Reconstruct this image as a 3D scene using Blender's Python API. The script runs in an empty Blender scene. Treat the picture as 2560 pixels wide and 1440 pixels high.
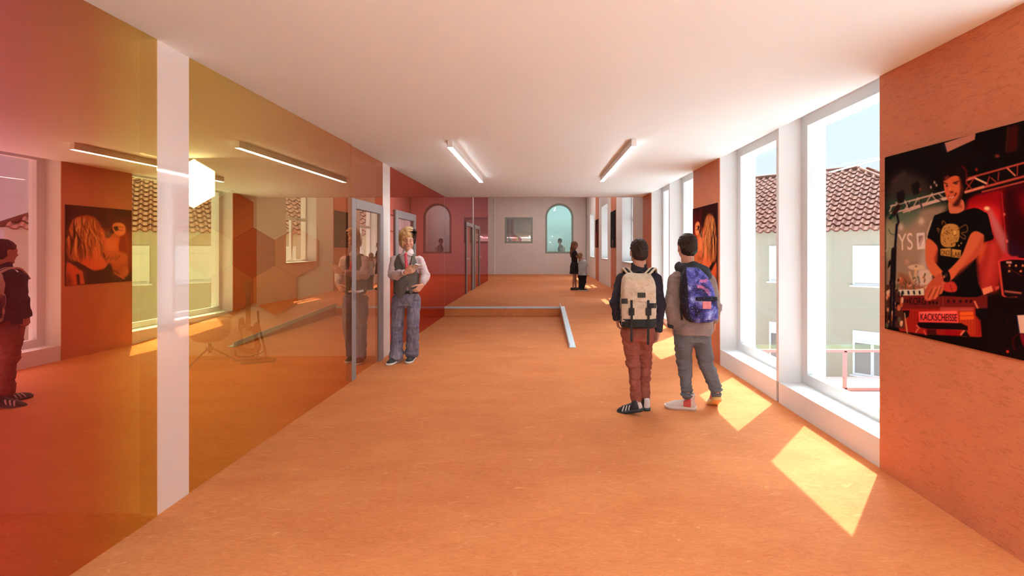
import bpy, bmesh, math, random
import numpy as np
from mathutils import Vector, Matrix
PI = math.pi
SC = bpy.context.scene
COL = SC.collection

# ------------------------------------------------------------------ camera
F_PX = 1137.8
cam_d = bpy.data.cameras.new('camera')
cam_d.sensor_width = 36.0
cam_d.lens = 36.0 * F_PX / 2560.0
cam_d.shift_x = -72.0 / 2560.0
cam_d.shift_y = -98.0 / 2560.0
cam_d.clip_start = 0.02
cam_d.clip_end = 500
cam = bpy.data.objects.new('camera', cam_d)
cam.location = (0, 0, 1.5)
cam.rotation_euler = (PI / 2, 0, 0)
COL.objects.link(cam)
SC.camera = cam

# ------------------------------------------------------------------ world, sun, exposure
SUN_DIR = Vector((-0.428, -0.455, -1.0)).normalized()      # the way the sunlight travels
W = bpy.data.worlds.new('sky')
SC.world = W
W.use_nodes = True
nt = W.node_tree
nt.nodes.clear()
n_out = nt.nodes.new('ShaderNodeOutputWorld')
n_bg = nt.nodes.new('ShaderNodeBackground')
n_tc = nt.nodes.new('ShaderNodeTexCoord')
n_sep = nt.nodes.new('ShaderNodeSeparateXYZ')
n_hor = nt.nodes.new('ShaderNodeValToRGB')
nt.links.new(n_tc.outputs['Generated'], n_sep.inputs[0])
nt.links.new(n_sep.outputs['Z'], n_hor.inputs[0])
cr = n_hor.color_ramp
cr.elements[0].position = 0.0
cr.elements[0].color = (0.455, 0.49, 0.51, 1)
cr.elements[1].position = 0.42
cr.elements[1].color = (0.31, 0.415, 0.49, 1)
# a hazy bright aureole round the sun, high above the roofs
n_dot = nt.nodes.new('ShaderNodeVectorMath'); n_dot.operation = 'DOT_PRODUCT'
nt.links.new(n_tc.outputs['Generated'], n_dot.inputs[0])
n_dot.inputs[1].default_value = tuple(-SUN_DIR)
n_glow = nt.nodes.new('ShaderNodeMapRange')
n_glow.inputs['From Min'].default_value = 0.86
n_glow.inputs['From Max'].default_value = 0.97
n_glow.inputs['To Min'].default_value = 0.0
n_glow.inputs['To Max'].default_value = 22.0
n_glow.interpolation_type = 'SMOOTHSTEP'
nt.links.new(n_dot.outputs['Value'], n_glow.inputs['Value'])
n_add = nt.nodes.new('ShaderNodeMath'); n_add.operation = 'ADD'
n_add.inputs[1].default_value = 1.0
nt.links.new(n_glow.outputs['Result'], n_add.inputs[0])
nt.links.new(n_hor.outputs['Color'], n_bg.inputs['Color'])
nt.links.new(n_add.outputs[0], n_bg.inputs['Strength'])
nt.links.new(n_bg.outputs[0], n_out.inputs[0])

sun_d = bpy.data.lights.new('sun', 'SUN')
sun_d.energy = 4.7
sun_d.angle = math.radians(0.5)
sun_d.color = (1.0, 0.92, 0.82)
sun = bpy.data.objects.new('sun', sun_d)
sun.rotation_euler = SUN_DIR.to_track_quat('-Z', 'Y').to_euler()
sun.location = (9, 9, 20)
COL.objects.link(sun)

SC.view_settings.view_transform = 'Standard'
SC.view_settings.look = 'None'
SC.view_settings.exposure = 1.15
SC.view_settings.gamma = 1.0
SC.view_settings.use_curve_mapping = False
SC.cycles.max_bounces = 10
SC.cycles.diffuse_bounces = 5
SC.cycles.glossy_bounces = 4
SC.cycles.transmission_bounces = 8
SC.cycles.transparent_max_bounces = 16
SC.cycles.use_denoising = True
SC.cycles.caustics_reflective = False

# ------------------------------------------------------------------ helpers
def tag(o, label=None, cat=None, group=None, kind=None):
    if label: o['label'] = label
    if cat: o['category'] = cat
    if group: o['group'] = group
    if kind: o['kind'] = kind
    return o

def link(o, parent=None):
    COL.objects.link(o)
    if parent is not None:
        o.parent = parent
    return o

def empty(name, loc=(0, 0, 0), rotz=0.0, label=None, cat=None, group=None, kind=None):
    o = bpy.data.objects.new(name, None)
    o.empty_display_size = 0.1
    o.location = loc
    o.rotation_euler = (0, 0, rotz)
    COL.objects.link(o)
    return tag(o, label, cat, group, kind)

def mesh_obj(name, me, mats, parent=None, smooth=False):
    if not isinstance(mats, (list, tuple)): mats = [mats]
    for m in mats: me.materials.append(m)
    if smooth:
        me.polygons.foreach_set('use_smooth', [True] * len(me.polygons))
    return link(bpy.data.objects.new(name, me), parent)

def from_bm(name, bm, mats, parent=None, smooth=False):
    me = bpy.data.meshes.new(name)
    bm.normal_update()
    bm.to_mesh(me); bm.free()
    return mesh_obj(name, me, mats, parent, smooth)

def pydata(name, v, f, mats, parent=None, smooth=False):
    me = bpy.data.meshes.new(name)
    me.from_pydata([tuple(map(float, p)) for p in v], [], f)
    me.update()
    return mesh_obj(name, me, mats, parent, smooth)

def bx(bm, x0, x1, y0, y1, z0, z1, mi=0):
    vs = [bm.verts.new(p) for p in ((x0, y0, z0), (x1, y0, z0), (x1, y1, z0), (x0, y1, z0),
                                     (x0, y0, z1), (x1, y0, z1), (x1, y1, z1), (x0, y1, z1))]
    out = []
    for q in ((0, 3, 2, 1), (4, 5, 6, 7), (0, 1, 5, 4), (1, 2, 6, 5), (2, 3, 7, 6), (3, 0, 4, 7)):
        f = bm.faces.new([vs[i] for i in q]); f.material_index = mi; out.append(f)
    return vs, out

def box(name, x0, x1, y0, y1, z0, z1, mats, parent=None, bevel=0.0):
    bm = bmesh.new()
    bx(bm, min(x0, x1), max(x0, x1), min(y0, y1), max(y0, y1), min(z0, z1), max(z0, z1))
    if bevel > 0:
        bmesh.ops.bevel(bm, geom=bm.edges[:], offset=bevel, segments=2, affect='EDGES', profile=0.7)
    return from_bm(name, bm, mats, parent)

def tube_bm(bm, pts, radii, seg=10, cap=True, mi=0):
    pts = [Vector(p) for p in pts]
    if not isinstance(radii, (list, tuple)): radii = [radii] * len(pts)
    rings = []
    up = Vector((0, 0, 1))
    prev_n = None
    for i, p in enumerate(pts):
        t = (pts[min(i + 1, len(pts) - 1)] - pts[max(i - 1, 0)]).normalized()
        if prev_n is None:
            n = t.cross(up)
            if n.length < 1e-3: n = t.cross(Vector((1, 0, 0)))
            n.normalize()
        else:
            n = (prev_n - t * prev_n.dot(t)).normalized()
        prev_n = n
        b = t.cross(n)
        rings.append([bm.verts.new(p + (n * math.cos(a) + b * math.sin(a)) * radii[i])
                      for a in [2 * PI * k / seg for k in range(seg)]])
    for r0, r1 in zip(rings, rings[1:]):
        for k in range(seg):
            f = bm.faces.new((r0[k], r0[(k + 1) % seg], r1[(k + 1) % seg], r1[k])); f.material_index = mi; f.smooth = True
    if cap:
        for r in (rings[0][::-1], rings[-1]):
            f = bm.faces.new(r); f.material_index = mi

def tube(name, pts, radii, mats, parent=None, seg=10):
    bm = bmesh.new(); tube_bm(bm, pts, radii, seg)
    return from_bm(name, bm, mats, parent)

def lathe(name, prof, mats, parent=None, seg=32, loc=(0, 0, 0)):
    bm = bmesh.new(); rings = []
    for r, z in prof:
        rings.append([bm.verts.new((loc[0] + max(r, 1e-4) * math.cos(2 * PI * k / seg), loc[1] + max(r, 1e-4) * math.sin(2 * PI * k / seg), loc[2] + z)) for k in range(seg)])
    for a, b in zip(rings, rings[1:]):
        for k in range(seg):
            f = bm.faces.new((a[k], a[(k + 1) % seg], b[(k + 1) % seg], b[k])); f.smooth = True
    bm.faces.new(rings[0][::-1]); bm.faces.new(rings[-1])
    return from_bm(name, bm, mats, parent)

def outline(name, loops, t, M, mats, parent=None):
    """a flat plate with holes: loops in its own x-y plane, thickness t, placed by matrix M, as a mesh"""
    cu = bpy.data.curves.new(name, 'CURVE'); cu.dimensions = '2D'; cu.fill_mode = 'BOTH'
    cu.extrude = t / 2
    for lp in loops:
        sp = cu.splines.new('POLY'); sp.points.add(len(lp) - 1)
        for p, q in zip(sp.points, lp): p.co = (q[0], q[1], 0, 1)
        sp.use_cyclic_u = True
    tmp = bpy.data.objects.new('tmp', cu)
    COL.objects.link(tmp)
    dg = bpy.context.evaluated_depsgraph_get(); dg.update()
    me = bpy.data.meshes.new_from_object(tmp.evaluated_get(dg))
    bpy.data.objects.remove(tmp); bpy.data.curves.remove(cu)
    me.transform(M); me.materials.clear(); me.name = name
    return mesh_obj(name, me, mats, parent)

def XZ(y):          # plate in the x-z plane at depth y
    return Matrix(((1, 0, 0, 0), (0, 0, -1, y), (0, 1, 0, 0), (0, 0, 0, 1)))

# ------------------------------------------------------------------ materials
def mat(name, col, rough=0.6, spec=0.3, metal=0.0, emit=None, estr=0.0, coat=0.0):
    m = bpy.data.materials.new(name); m.use_nodes = True
    b = m.node_tree.nodes['Principled BSDF']
    b.inputs['Base Color'].default_value = (*col, 1)
    b.inputs['Roughness'].default_value = rough
    b.inputs['Specular IOR Level'].default_value = spec
    b.inputs['Metallic'].default_value = metal
    b.inputs['Coat Weight'].default_value = coat
    if emit:
        b.inputs['Emission Color'].default_value = (*emit, 1)
        b.inputs['Emission Strength'].default_value = estr
    return m

def N(m, kind, **kw):
    n = m.node_tree.nodes.new(kind)
    for k, v in kw.items():
        if k in n.inputs: n.inputs[k].default_value = v
        else: setattr(n, k, v)
    return n

def L(m, a, b): m.node_tree.links.new(a, b)

def ramp(m, stops, fac=None, interp='LINEAR'):
    n = m.node_tree.nodes.new('ShaderNodeValToRGB'); c = n.color_ramp; c.interpolation = interp
    while len(c.elements) < len(stops): c.elements.new(0.5)
    for e, (p, q) in zip(c.elements, stops):
        e.position = p; e.color = (*q, 1) if len(q) == 3 else q
    if fac is not None: L(m, fac, n.inputs[0])
    return n

def coords(m, scale=(1, 1, 1), kind='Object', rot=(0, 0, 0)):
    tc = N(m, 'ShaderNodeTexCoord'); mp = N(m, 'ShaderNodeMapping')
    mp.inputs['Scale'].default_value = scale; mp.inputs['Rotation'].default_value = rot
    L(m, tc.outputs[kind], mp.inputs[0])
    return mp.outputs[0]

def noise(m, vec, scale, detail=4, rough=0.55, dist=0.0):
    n = N(m, 'ShaderNodeTexNoise'); L(m, vec, n.inputs['Vector'])
    n.inputs['Scale'].default_value = scale; n.inputs['Detail'].default_value = detail
    n.inputs['Roughness'].default_value = rough; n.inputs['Distortion'].default_value = dist
    return n.outputs['Fac']

def mixc(m, fac, a, b, mode='MIX'):
    n = N(m, 'ShaderNodeMix', data_type='RGBA', blend_type=mode)
    for s, v in (('A', a), ('B', b)):
        i = [x for x in n.inputs if x.name == s and x.type == 'RGBA'][0]
        if hasattr(v, 'links'): L(m, v, i)
        else: i.default_value = (*v, 1)
    f = [x for x in n.inputs if x.name == 'Factor' and x.type == 'VALUE'][0]
    if hasattr(fac, 'links'): L(m, fac, f)
    else: f.default_value = fac
    return [x for x in n.outputs if x.type == 'RGBA'][0]

def bump(m, h, strength, dist=0.01):
    n = N(m, 'ShaderNodeBump'); n.inputs['Strength'].default_value = strength; n.inputs['Distance'].default_value = dist
    L(m, h, n.inputs['Height']); b = m.node_tree.nodes['Principled BSDF']
    L(m, n.outputs[0], b.inputs['Normal'])

def base(m, c): L(m, c, m.node_tree.nodes['Principled BSDF'].inputs['Base Color'])

def noisy(name, c0, c1, scale, rough=0.6, bscale=0, bstr=0.2, spec=0.3, stretch=(1, 1, 1), bd=0.006):
    m = mat(name, c0, rough, spec)
    v = coords(m, stretch)
    r = ramp(m, [(0.35, c0), (0.65, c1)], noise(m, v, scale))
    base(m, r.outputs[0])
    if bscale: bump(m, noise(m, v, bscale, 6), bstr, bd)
    return m

# floor: marbled orange linoleum
M_floor = mat('linoleum', (0.6, 0.2, 0.07), 0.6, 0.06)
big = noise(M_floor, coords(M_floor, (1.0, 2.2, 1)), 1.3, 5, 0.6, 0.6)
fine = noise(M_floor, coords(M_floor, (1.0, 3.2, 1)), 15.0, 6, 0.72, 1.6)
r1 = ramp(M_floor, [(0.30, (0.50, 0.140, 0.048)), (0.70, (0.68, 0.245, 0.090))], big)
r2 = ramp(M_floor, [(0.36, (0.50, 0.145, 0.050)), (0.62, (0.69, 0.250, 0.092))], fine)
c = mixc(M_floor, 0.5, r1.outputs[0], r2.outputs[0])
fl = ramp(M_floor, [(0.62, (0, 0, 0)), (0.72, (0.75, 0.75, 0.75))], noise(M_floor, coords(M_floor, (1.3, 3.4, 1)), 3.2, 5, 0.62, 2.0))
c = mixc(M_floor, fl.outputs[0], c, (0.74, 0.33, 0.135))
dk = ramp(M_floor, [(0.66, (0, 0, 0)), (0.78, (0.6, 0.6, 0.6))], noise(M_floor, coords(M_floor, (2.0, 3.0, 1), rot=(0, 0, 0.6)), 2.6, 6, 0.7, 1.8))
c = mixc(M_floor, dk.outputs[0], c, (0.40, 0.105, 0.035))
base(M_floor, c)

M_ceil = mat('white_ceiling_paint', (0.84, 0.93, 0.96), 0.8, 0.1)
M_white = noisy('white_wall_paint', (0.76, 0.75, 0.745), (0.735, 0.725, 0.72), 3, 0.7, 60, 0.04, 0.15)
M_wframe = mat('white_window_frame', (0.72, 0.715, 0.715), 0.4, 0.4)
M_farwall = noisy('plaster_wall', (0.76, 0.68, 0.64), (0.72, 0.645, 0.61), 2, 0.75, 40, 0.05, 0.15)
M_rust = noisy('rust_orange_paint', (0.56, 0.165, 0.075), (0.51, 0.15, 0.07), 4, 0.55, 50, 0.08, 0.3)
# near pier: rough orange stucco with trowel strokes
M_stucco = mat('orange_stucco', (0.62, 0.20, 0.09), 0.6, 0.25)
r = ramp(M_stucco, [(0.3, (0.555, 0.168, 0.074)), (0.7, (0.615, 0.195, 0.088))], noise(M_stucco, coords(M_stucco), 5, 4))
strokes = []
for k_, ang in enumerate((0.75, 0.25, 1.25)):      # short trowel strokes at three slants
    vs_ = coords(M_stucco, (1, 1, 3.6), rot=(ang, 0, 0))
    strokes.append(noise(M_stucco, vs_, 13 + 3 * k_, 3, 0.6, 0.9))
hs = [ramp(M_stucco, [(0.59, (1, 1, 1)), (0.67, (0, 0, 0))], q).outputs[0] for q in strokes]
h_ = mixc(M_stucco, 1.0, mixc(M_stucco, 1.0, hs[0], hs[1], 'MULTIPLY'), hs[2], 'MULTIPLY')
dk_ = mixc(M_stucco, 1.0, (0.84, 0.80, 0.78), h_, 'SCREEN')
base(M_stucco, mixc(M_stucco, 1.0, r.outputs[0], dk_, 'MULTIPLY'))
bump(M_stucco, h_, 0.30, 0.006)
M_greyframe = mat('grey_door_metal', (0.27, 0.235, 0.24), 0.45, 0.4)
M_handle = mat('brushed_handle', (0.62, 0.58, 0.57), 0.3, 0.5, 0.6)
M_sage = mat('sage_frame_paint', (0.30, 0.36, 0.315), 0.5, 0.3)
M_blue = mat('pale_blue_metal', (0.55, 0.64, 0.69), 0.45, 0.4)
M_lampbody = mat('lamp_body', (0.8, 0.78, 0.77), 0.4, 0.3)
M_lamp = mat('lamp_light', (1, 1, 1), 0.5, 0.2, emit=(0.93, 1.0, 1.0), estr=34.0)

def film(name, stops, refl=0.5, axis_min=0.0, axis_max=20.0, constant=None):
    """coloured reflective film on glass: one tint along the wall for what passes and what bounces"""
    m = bpy.data.materials.new(name); m.use_nodes = True
    m.node_tree.nodes.clear()
    out = N(m, 'ShaderNodeOutputMaterial')
    if constant is None:
        tc = N(m, 'ShaderNodeTexCoord'); sp = N(m, 'ShaderNodeSeparateXYZ'); mr = N(m, 'ShaderNodeMapRange')
        geo = N(m, 'ShaderNodeNewGeometry')
        L(m, geo.outputs['Position'], sp.inputs[0]); L(m, sp.outputs['Y'], mr.inputs['Value'])
        mr.inputs['From Min'].default_value = axis_min; mr.inputs['From Max'].default_value = axis_max
        rp = ramp(m, [((p - axis_min) / (axis_max - axis_min), q) for p, q in stops], mr.outputs['Result'])
        col = rp.outputs[0]
    tr = N(m, 'ShaderNodeBsdfTransparent'); gl = N(m, 'ShaderNodeBsdfGlossy'); gl.inputs['Roughness'].default_value = 0.0
    mx = N(m, 'ShaderNodeMixShader'); mx.inputs[0].default_value = refl
    if constant is None:
        L(m, col, tr.inputs[0]); L(m, col, gl.inputs[0])
    else:
        tr.inputs[0].default_value = (*constant, 1); gl.inputs[0].default_value = (*constant, 1)
    L(m, tr.outputs[0], mx.inputs[1]); L(m, gl.outputs[0], mx.inputs[2]); L(m, mx.outputs[0], out.inputs[0])
    return m

def clear_glass(name, tint=(1, 1, 1), refl=0.06):
    return film(name, None, refl, constant=tint)

TINT = [(0.0, (0.72, 0.22, 0.34)), (1.75, (0.80, 0.27, 0.31)), (2.0, (0.79, 0.33, 0.24)), (2.2, (0.82, 0.41, 0.20)), (2.40, (0.92, 0.71, 0.24)),
        (2.9, (0.98, 0.81, 0.32)), (3.5, (0.98, 0.80, 0.40)), (4.4, (0.95, 0.65, 0.38)), (5.3, (0.91, 0.51, 0.34)), (6.3, (0.90, 0.47, 0.34)),
        (6.52, (0.97, 0.31, 0.24)), (8.2, (0.93, 0.28, 0.24)), (10.5, (0.82, 0.31, 0.32)), (14.0, (0.74, 0.32, 0.36)), (19.0, (0.68, 0.28, 0.31))]
M_film = film('coloured_film_glass', TINT, 0.68, 0.0, 20.0)
M_film_y = film('yellow_film_glass', TINT, 0.55, 0.0, 20.0)
M_clear = clear_glass('clear_glass', (0.97, 0.97, 0.97), 0.0)
M_doorglass = film('door_glass', None, 0.62, constant=(0.95, 0.66, 0.50))
M_doorglass_red = film('door_glass_red', None, 0.6, constant=(0.80, 0.42, 0.40))
M_winglass = clear_glass('window_glass', (0.97, 0.985, 0.98), 0.05)
# ------------------------------------------------------------------ room shell
XL, XR = -2.157, 2.32          # hall faces of the glass wall and of the window wall
ZC = 2.675                     # hall ceiling
ZU = 0.20                      # raised floor of the far hall
YS = 10.20                     # step
YB = 23.1                      # back wall
Y0 = -5.0                      # wall behind the viewer
ZH = 4.4                       # far hall ceiling
XO = 2.78                      # outside face of the window wall
XBK = -6.4                     # back wall of the side rooms

def struct(o, label, cat):
    return tag(o, label, cat, kind='structure')

struct(box('floor', XBK, XO, Y0, YS, -0.25, 0, M_floor), 'marbled orange linoleum floor of the hall, sunlit beside the windows', 'floor')
struct(box('floor_upper', -6.4, XO, YS, 28.5, -0.25, ZU, M_floor), 'raised orange linoleum floor of the far hall beyond the step', 'floor')
struct(box('ceiling', XBK, XR, Y0, 10.28, ZC, ZC + 0.12, M_ceil), 'smooth white ceiling over the hall', 'ceiling')
struct(box('ceiling_upper', -6.4, XO + 0.2, 10.28, 28.5, ZH, ZH + 0.15, M_ceil), 'high ceiling of the far hall', 'ceiling')
struct(box('wall_bulkhead', XBK, XO, 10.28, 10.40, ZC, ZH, M_farwall), 'wall strip above the opening into the far hall', 'wall')
struct(box('wall_rear', XBK, XO, Y0 - 0.15, Y0, -0.25, ZC + 0.3, M_white), 'white wall behind the viewer', 'wall')
struct(box('wall_side_rooms', XBK - 0.15, XBK, Y0 - 0.15, 28.5, -0.25, ZH, M_white), 'back wall of the rooms behind the glass', 'wall')
struct(box('wall_partition', XBK, -2.25, 2.58, 2.74, 0, ZC, M_white), 'partition wall behind the glass ending at the near white post', 'wall')
struct(box('wall_partition', XBK, -2.25, 6.37, 6.49, 0, ZC, M_white), 'partition wall with hexagon panels behind the yellow glass', 'wall')

# glossy white posts in the glass wall
M_post = mat('glossy_white_post', (0.80, 0.75, 0.75), 0.35, 0.3)
def gloss_mix(m, f, rough=0.03):
    b = m.node_tree.nodes['Principled BSDF']; o = m.node_tree.nodes['Material Output']
    g = N(m, 'ShaderNodeBsdfGlossy'); g.inputs['Roughness'].default_value = rough; g.inputs[0].default_value = (1, 0.95, 0.9, 1)
    x = N(m, 'ShaderNodeMixShader'); x.inputs[0].default_value = f
    L(m, b.outputs[0], x.inputs[1]); L(m, g.outputs[0], x.inputs[2]); L(m, x.outputs[0], o.inputs[0])
gloss_mix(M_post, 0.28)
def post(y0, y1, label, zb=0, zt=ZC, w=0.093, m=M_post):
    o = box('post', XL - w, XL, y0, y1, zb, zt, m)
    return tag(o, label, 'post', kind='structure')
post(2.555, 2.790, 'glossy white post between the red and the yellow glass')
post(6.21, 6.51, 'narrow white post between the orange glass and the red glass, beside the man')
post(14.48, 14.60, 'slender pale post between the two far grey doors', ZU, ZH, 0.05)

# ---------------------------------------------------------------- window wall
def white_wall(y0, y1, z0, z1, label, x0=XR, x1=XO, m=None):
    return struct(box('wall_right', x0, x1, y0, y1, z0, z1, m or M_white), label, 'wall')

def clad(y0, y1, z0, z1, label, m, name='wall_right_panel', x=XR):
    return struct(box(name, x - 0.012, x, y0, y1, z0, z1, m), label, 'wall panel')

PIERS = [(-1.69, -0.69), (2.10, 3.10), (5.89, 6.89), (9.53, 10.30)]
FINS = [(0.66, 0.71), (4.437, 4.485), (8.20, 8.25)]
pl = ['white pier behind the orange panel beside the viewer', 'white pier behind the nearest orange stucco panel', 'white pier behind the orange panel with the singer poster', 'white pier at the end of the hall beside the ramp']
for (a, b), t in zip(PIERS, pl):
    white_wall(a, b, -0.25, ZC + 0.12, t)
clad(-1.69, -0.69, 0, ZC, 'rust orange wall panel beside the viewer, out of frame', M_rust)
clad(2.10, 3.10, 0, ZC, 'rough orange stucco panel carrying the big concert poster', M_stucco)
clad(5.89, 6.89, 0, ZC, 'rust orange wall panel carrying the singer poster behind the boy with the galaxy backpack', M_rust)
clad(9.53, 10.30, 0, ZC, 'rust orange wall panel at the end of the hall, beside the ramp', M_rust)
fl_ = ['white fin between two windows beside the viewer', 'white fin between the two tall near windows', 'white fin between the two windows beyond the singer poster']
for (a, b), t in zip(FINS, fl_):
    white_wall(a, b, 0.2, ZC + 0.12, t)
BAYS = [(-5.0, -1.69), (-0.69, 0.66), (0.71, 2.10), (3.10, 4.437), (4.485, 5.89), (6.89, 8.20), (8.25, 9.53)]
bl = ['behind the viewer', 'left of the viewer fin', 'beside the viewer', 'nearest tall window', 'second tall window', 'third tall window', 'fourth tall window']
for k, (a, b) in enumerate(BAYS):
    white_wall(a, b, -0.25, 0.2, 'low white window ledge under the ' + bl[k])
    white_wall(a, b, 2.70, 2.95, 'white lintel over the ' + bl[k], 2.60, XO)
    struct(box('ceiling_recess', XR, 2.60, a, b, 2.775, 2.85, M_white), 'white recess soffit over the ' + bl[k], 'ceiling')
    w = empty('window_%d' % (k + 1), (0, 0, 0))
    struct(w, ['tall white window behind the viewer', 'tall white window just behind the viewer', 'tall white window beside the viewer, out of frame',
               'nearest tall white framed window, a tiled roof and a pink railing seen through it', 'second tall white framed window, past the white fin',
               'third tall white window, just beyond the singer poster', 'fourth tall white window, before the end of the hall'][k], 'window')
    bm = bmesh.new(); f = 0.10
    bx(bm, 2.54, 2.60, a, a + f, 0.2, 2.775); bx(bm, 2.54, 2.60, b - f, b, 0.2, 2.775)
    bx(bm, 2.54, 2.60, a + f, b - f, 0.2, 0.30); bx(bm, 2.54, 2.60, a + f, b - f, 2.675, 2.775)
    from_bm('window_frame', bm, M_wframe, w)
    # a thin dark gasket line where the frame meets the reveal
    box('pane', 2.564, 2.576, a + f - .005, b - f + .005, 0.295, 2.68, M_winglass, w)

# far hall right wall with three deep windows
FW = [(11.47, 13.0), (15.8, 17.4), (19.8, 21.5)]
zb, zt = 1.13, 3.10
edges = [10.30] + [q for w_ in FW for q in w_] + [28.5]
for k in range(0, len(edges), 2):
    white_wall(edges[k], edges[k + 1], ZU - 0.3, ZH, 'plain wall of the far hall, stretch %s' % ['before the first window', 'between first and second window', 'between second and third window', 'past the third window'][k // 2], m=M_farwall)
for k, (a, b) in enumerate(FW):
    nm = ['nearest', 'middle', 'farthest'][k]
    white_wall(a, b, ZU - 0.3, zb, 'wall under the %s far hall window' % nm, m=M_farwall)
    white_wall(a, b, zt, ZH, 'wall over the %s far hall window' % nm, m=M_farwall)
    w = empty('window_%d' % (k + 8), (0, 0, 0))
    struct(w, '%s deep white window in the right wall of the far hall' % nm, 'window')
    bm = bmesh.new(); f = 0.07; xa, xb = 2.60, 2.66
    bx(bm, xa, xb, a, a + f, zb, zt); bx(bm, xa, xb, b - f, b, zb, zt)
    bx(bm, xa, xb, a + f, b - f, zb, zb + f); bx(bm, xa, xb, a + f, b - f, zt - f, zt)
    bx(bm, xa, xb, a + f, b - f, 2.27, 2.36); bx(bm, xa, xb, (a + b) / 2 - .04, (a + b) / 2 + .04, zb + f, 2.27)
    from_bm('window_frame', bm, M_wframe, w)
    bm = bmesh.new()      # white lining of the deep reveal
    bx(bm, XR + .001, 2.60, b - .012, b, zb, zt); bx(bm, XR + .001, 2.60, a, a + .012, zb, zt)
    bx(bm, XR - .02, 2.60, a + .012, b - .012, zb, zb + .015); bx(bm, XR + .001, 2.60, a + .012, b - .012, zt - .012, zt)
    from_bm('reveal', bm, M_wframe, w)
    box('pane', 2.625, 2.635, a + f - .004, b - f + .004, zb + f - .004, zt - f + .004, M_winglass, w)
clad(14.0, 15.0, ZU, ZH, 'rust strip on the far hall wall behind the dark poster', M_rust)
clad(18.2, 19.2, ZU, ZH, 'rust strip on the far hall wall behind the farthest poster', M_rust)

# back wall with a square and an arched inner window
def arch_loop(x0, x1, z0, ztop, n=28):
    r = (x1 - x0) / 2; cx = (x0 + x1) / 2; zs = ztop - r
    return [(x0, z0), (x1, z0)] + [(cx + r * math.cos(PI * k / n), zs + r * math.sin(PI * k / n)) for k in range(n + 1)]
SQ = (-1.83, -0.41, 1.78, 3.10)
AR = (0.22, 1.66, 1.26, 3.81)
sq_loop = [(SQ[0], SQ[2]), (SQ[1], SQ[2]), (SQ[1], SQ[3]), (SQ[0], SQ[3])]
ar_loop = arch_loop(*AR)
struct(outline('wall_back', [[(-6.4, ZU - .2), (XO, ZU - .2), (XO, ZH), (-6.4, ZH)], sq_loop, ar_loop], 0.2, XZ(YB + 0.1), M_farwall), 'pale end wall of the far hall with a square and an arched inner window', 'wall')
w = struct(empty('window_11'), 'square inner window with a sage green frame in the end wall', 'window')
ins = 0.10
outline('window_frame', [sq_loop, [(SQ[0] + ins, SQ[2] + ins), (SQ[1] - ins, SQ[2] + ins), (SQ[1] - ins, SQ[3] - ins), (SQ[0] + ins, SQ[3] - ins)]], 0.16, XZ(YB + 0.08), M_sage, w)
M_sqglass = film('grey_mirror_glass', None, 0.72, constant=(0.74, 0.76, 0.72))
M_arglass = film('arch_glass', None, 0.04, constant=(0.80, 0.93, 0.92))
box('pane', SQ[0] + ins, SQ[1] - ins, YB + 0.07, YB + 0.08, SQ[2] + ins, SQ[3] - ins, [M_sqglass], w)
w = struct(empty('window_12'), 'tall arched inner window with a sage green frame in the end wall', 'window')
outline('window_frame', [ar_loop, arch_loop(AR[0] + ins, AR[1] - ins, AR[2] + ins, AR[3] - ins)], 0.16, XZ(YB + 0.08), M_sage, w)
outline('pane', [arch_loop(AR[0] + ins, AR[1] - ins, AR[2] + ins, AR[3] - ins)], 0.008, XZ(YB + 0.08), M_arglass, w)
# room behind the end wall
M_teal = mat('pale_teal_paint', (0.74, 0.83, 0.83), 0.8, 0.1)
struct(box('wall_end_room', -0.2, XO, 27.2, 27.35, ZU, ZH, M_teal), 'pale teal wall seen through the arched window', 'wall')
struct(box('wall_end_room_side', -0.25, -0.2, YB + .2, 27.35, ZU, ZH, M_teal), 'side wall of the room behind the arched window', 'wall')
struct(box('trim_1', XR - .035, XR - .001, YB - .04, YB, ZU, ZH, M_sage), 'thin green corner strip at the right end of the back wall', 'trim')
struct(box('trim_2', -2.37, -2.335, YB - .03, YB, ZU, ZH, M_ceil), 'thin pale vertical strip on the back wall beside the glass', 'trim')

# step, ramp and curb
struct(box('trim_3', XL, 0.435, YS - .012, YS + .02, ZU - .035, ZU + .004, M_blue), 'pale blue nosing along the edge of the step', 'trim')
YR = 6.88
pydata('ramp', [(0.44, YR, 0), (XR, YR, 0), (XR, YS, 0), (0.44, YS, 0), (0.44, YS, ZU), (XR, YS, ZU)],
       [(0, 3, 2, 1), (0, 1, 5, 4), (3, 4, 5, 2), (0, 4, 3), (1, 2, 5)], M_floor)
struct(bpy.data.objects['ramp'], 'orange ramp rising beside the step along the windows', 'ramp')
sl = ZU / (YS - YR)
cb = empty('ramp_curb', (0.44, YR, 0), 0, 'pale blue metal angle edging the left side of the ramp', 'curb')
def prof(x0, x1, za, zb_):
    return [(x0, 0, za), (x1, 0, za), (x1, YS - YR, za + ZU), (x0, YS - YR, za + ZU), (x0, 0, zb_), (x1, 0, zb_), (x1, YS - YR, zb_ + ZU), (x0, YS - YR, zb_ + ZU)]
BOXF = [(0, 3, 2, 1), (4, 5, 6, 7), (0, 1, 5, 4), (1, 2, 6, 5), (2, 3, 7, 6), (3, 0, 4, 7)]
pydata('upright_plate', prof(-0.012, 0.0, 0.0, 0.078), BOXF, M_blue, cb)
pydata('flat_flange', prof(0.0, 0.09, 0.002, 0.012), BOXF, M_blue, cb)

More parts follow.
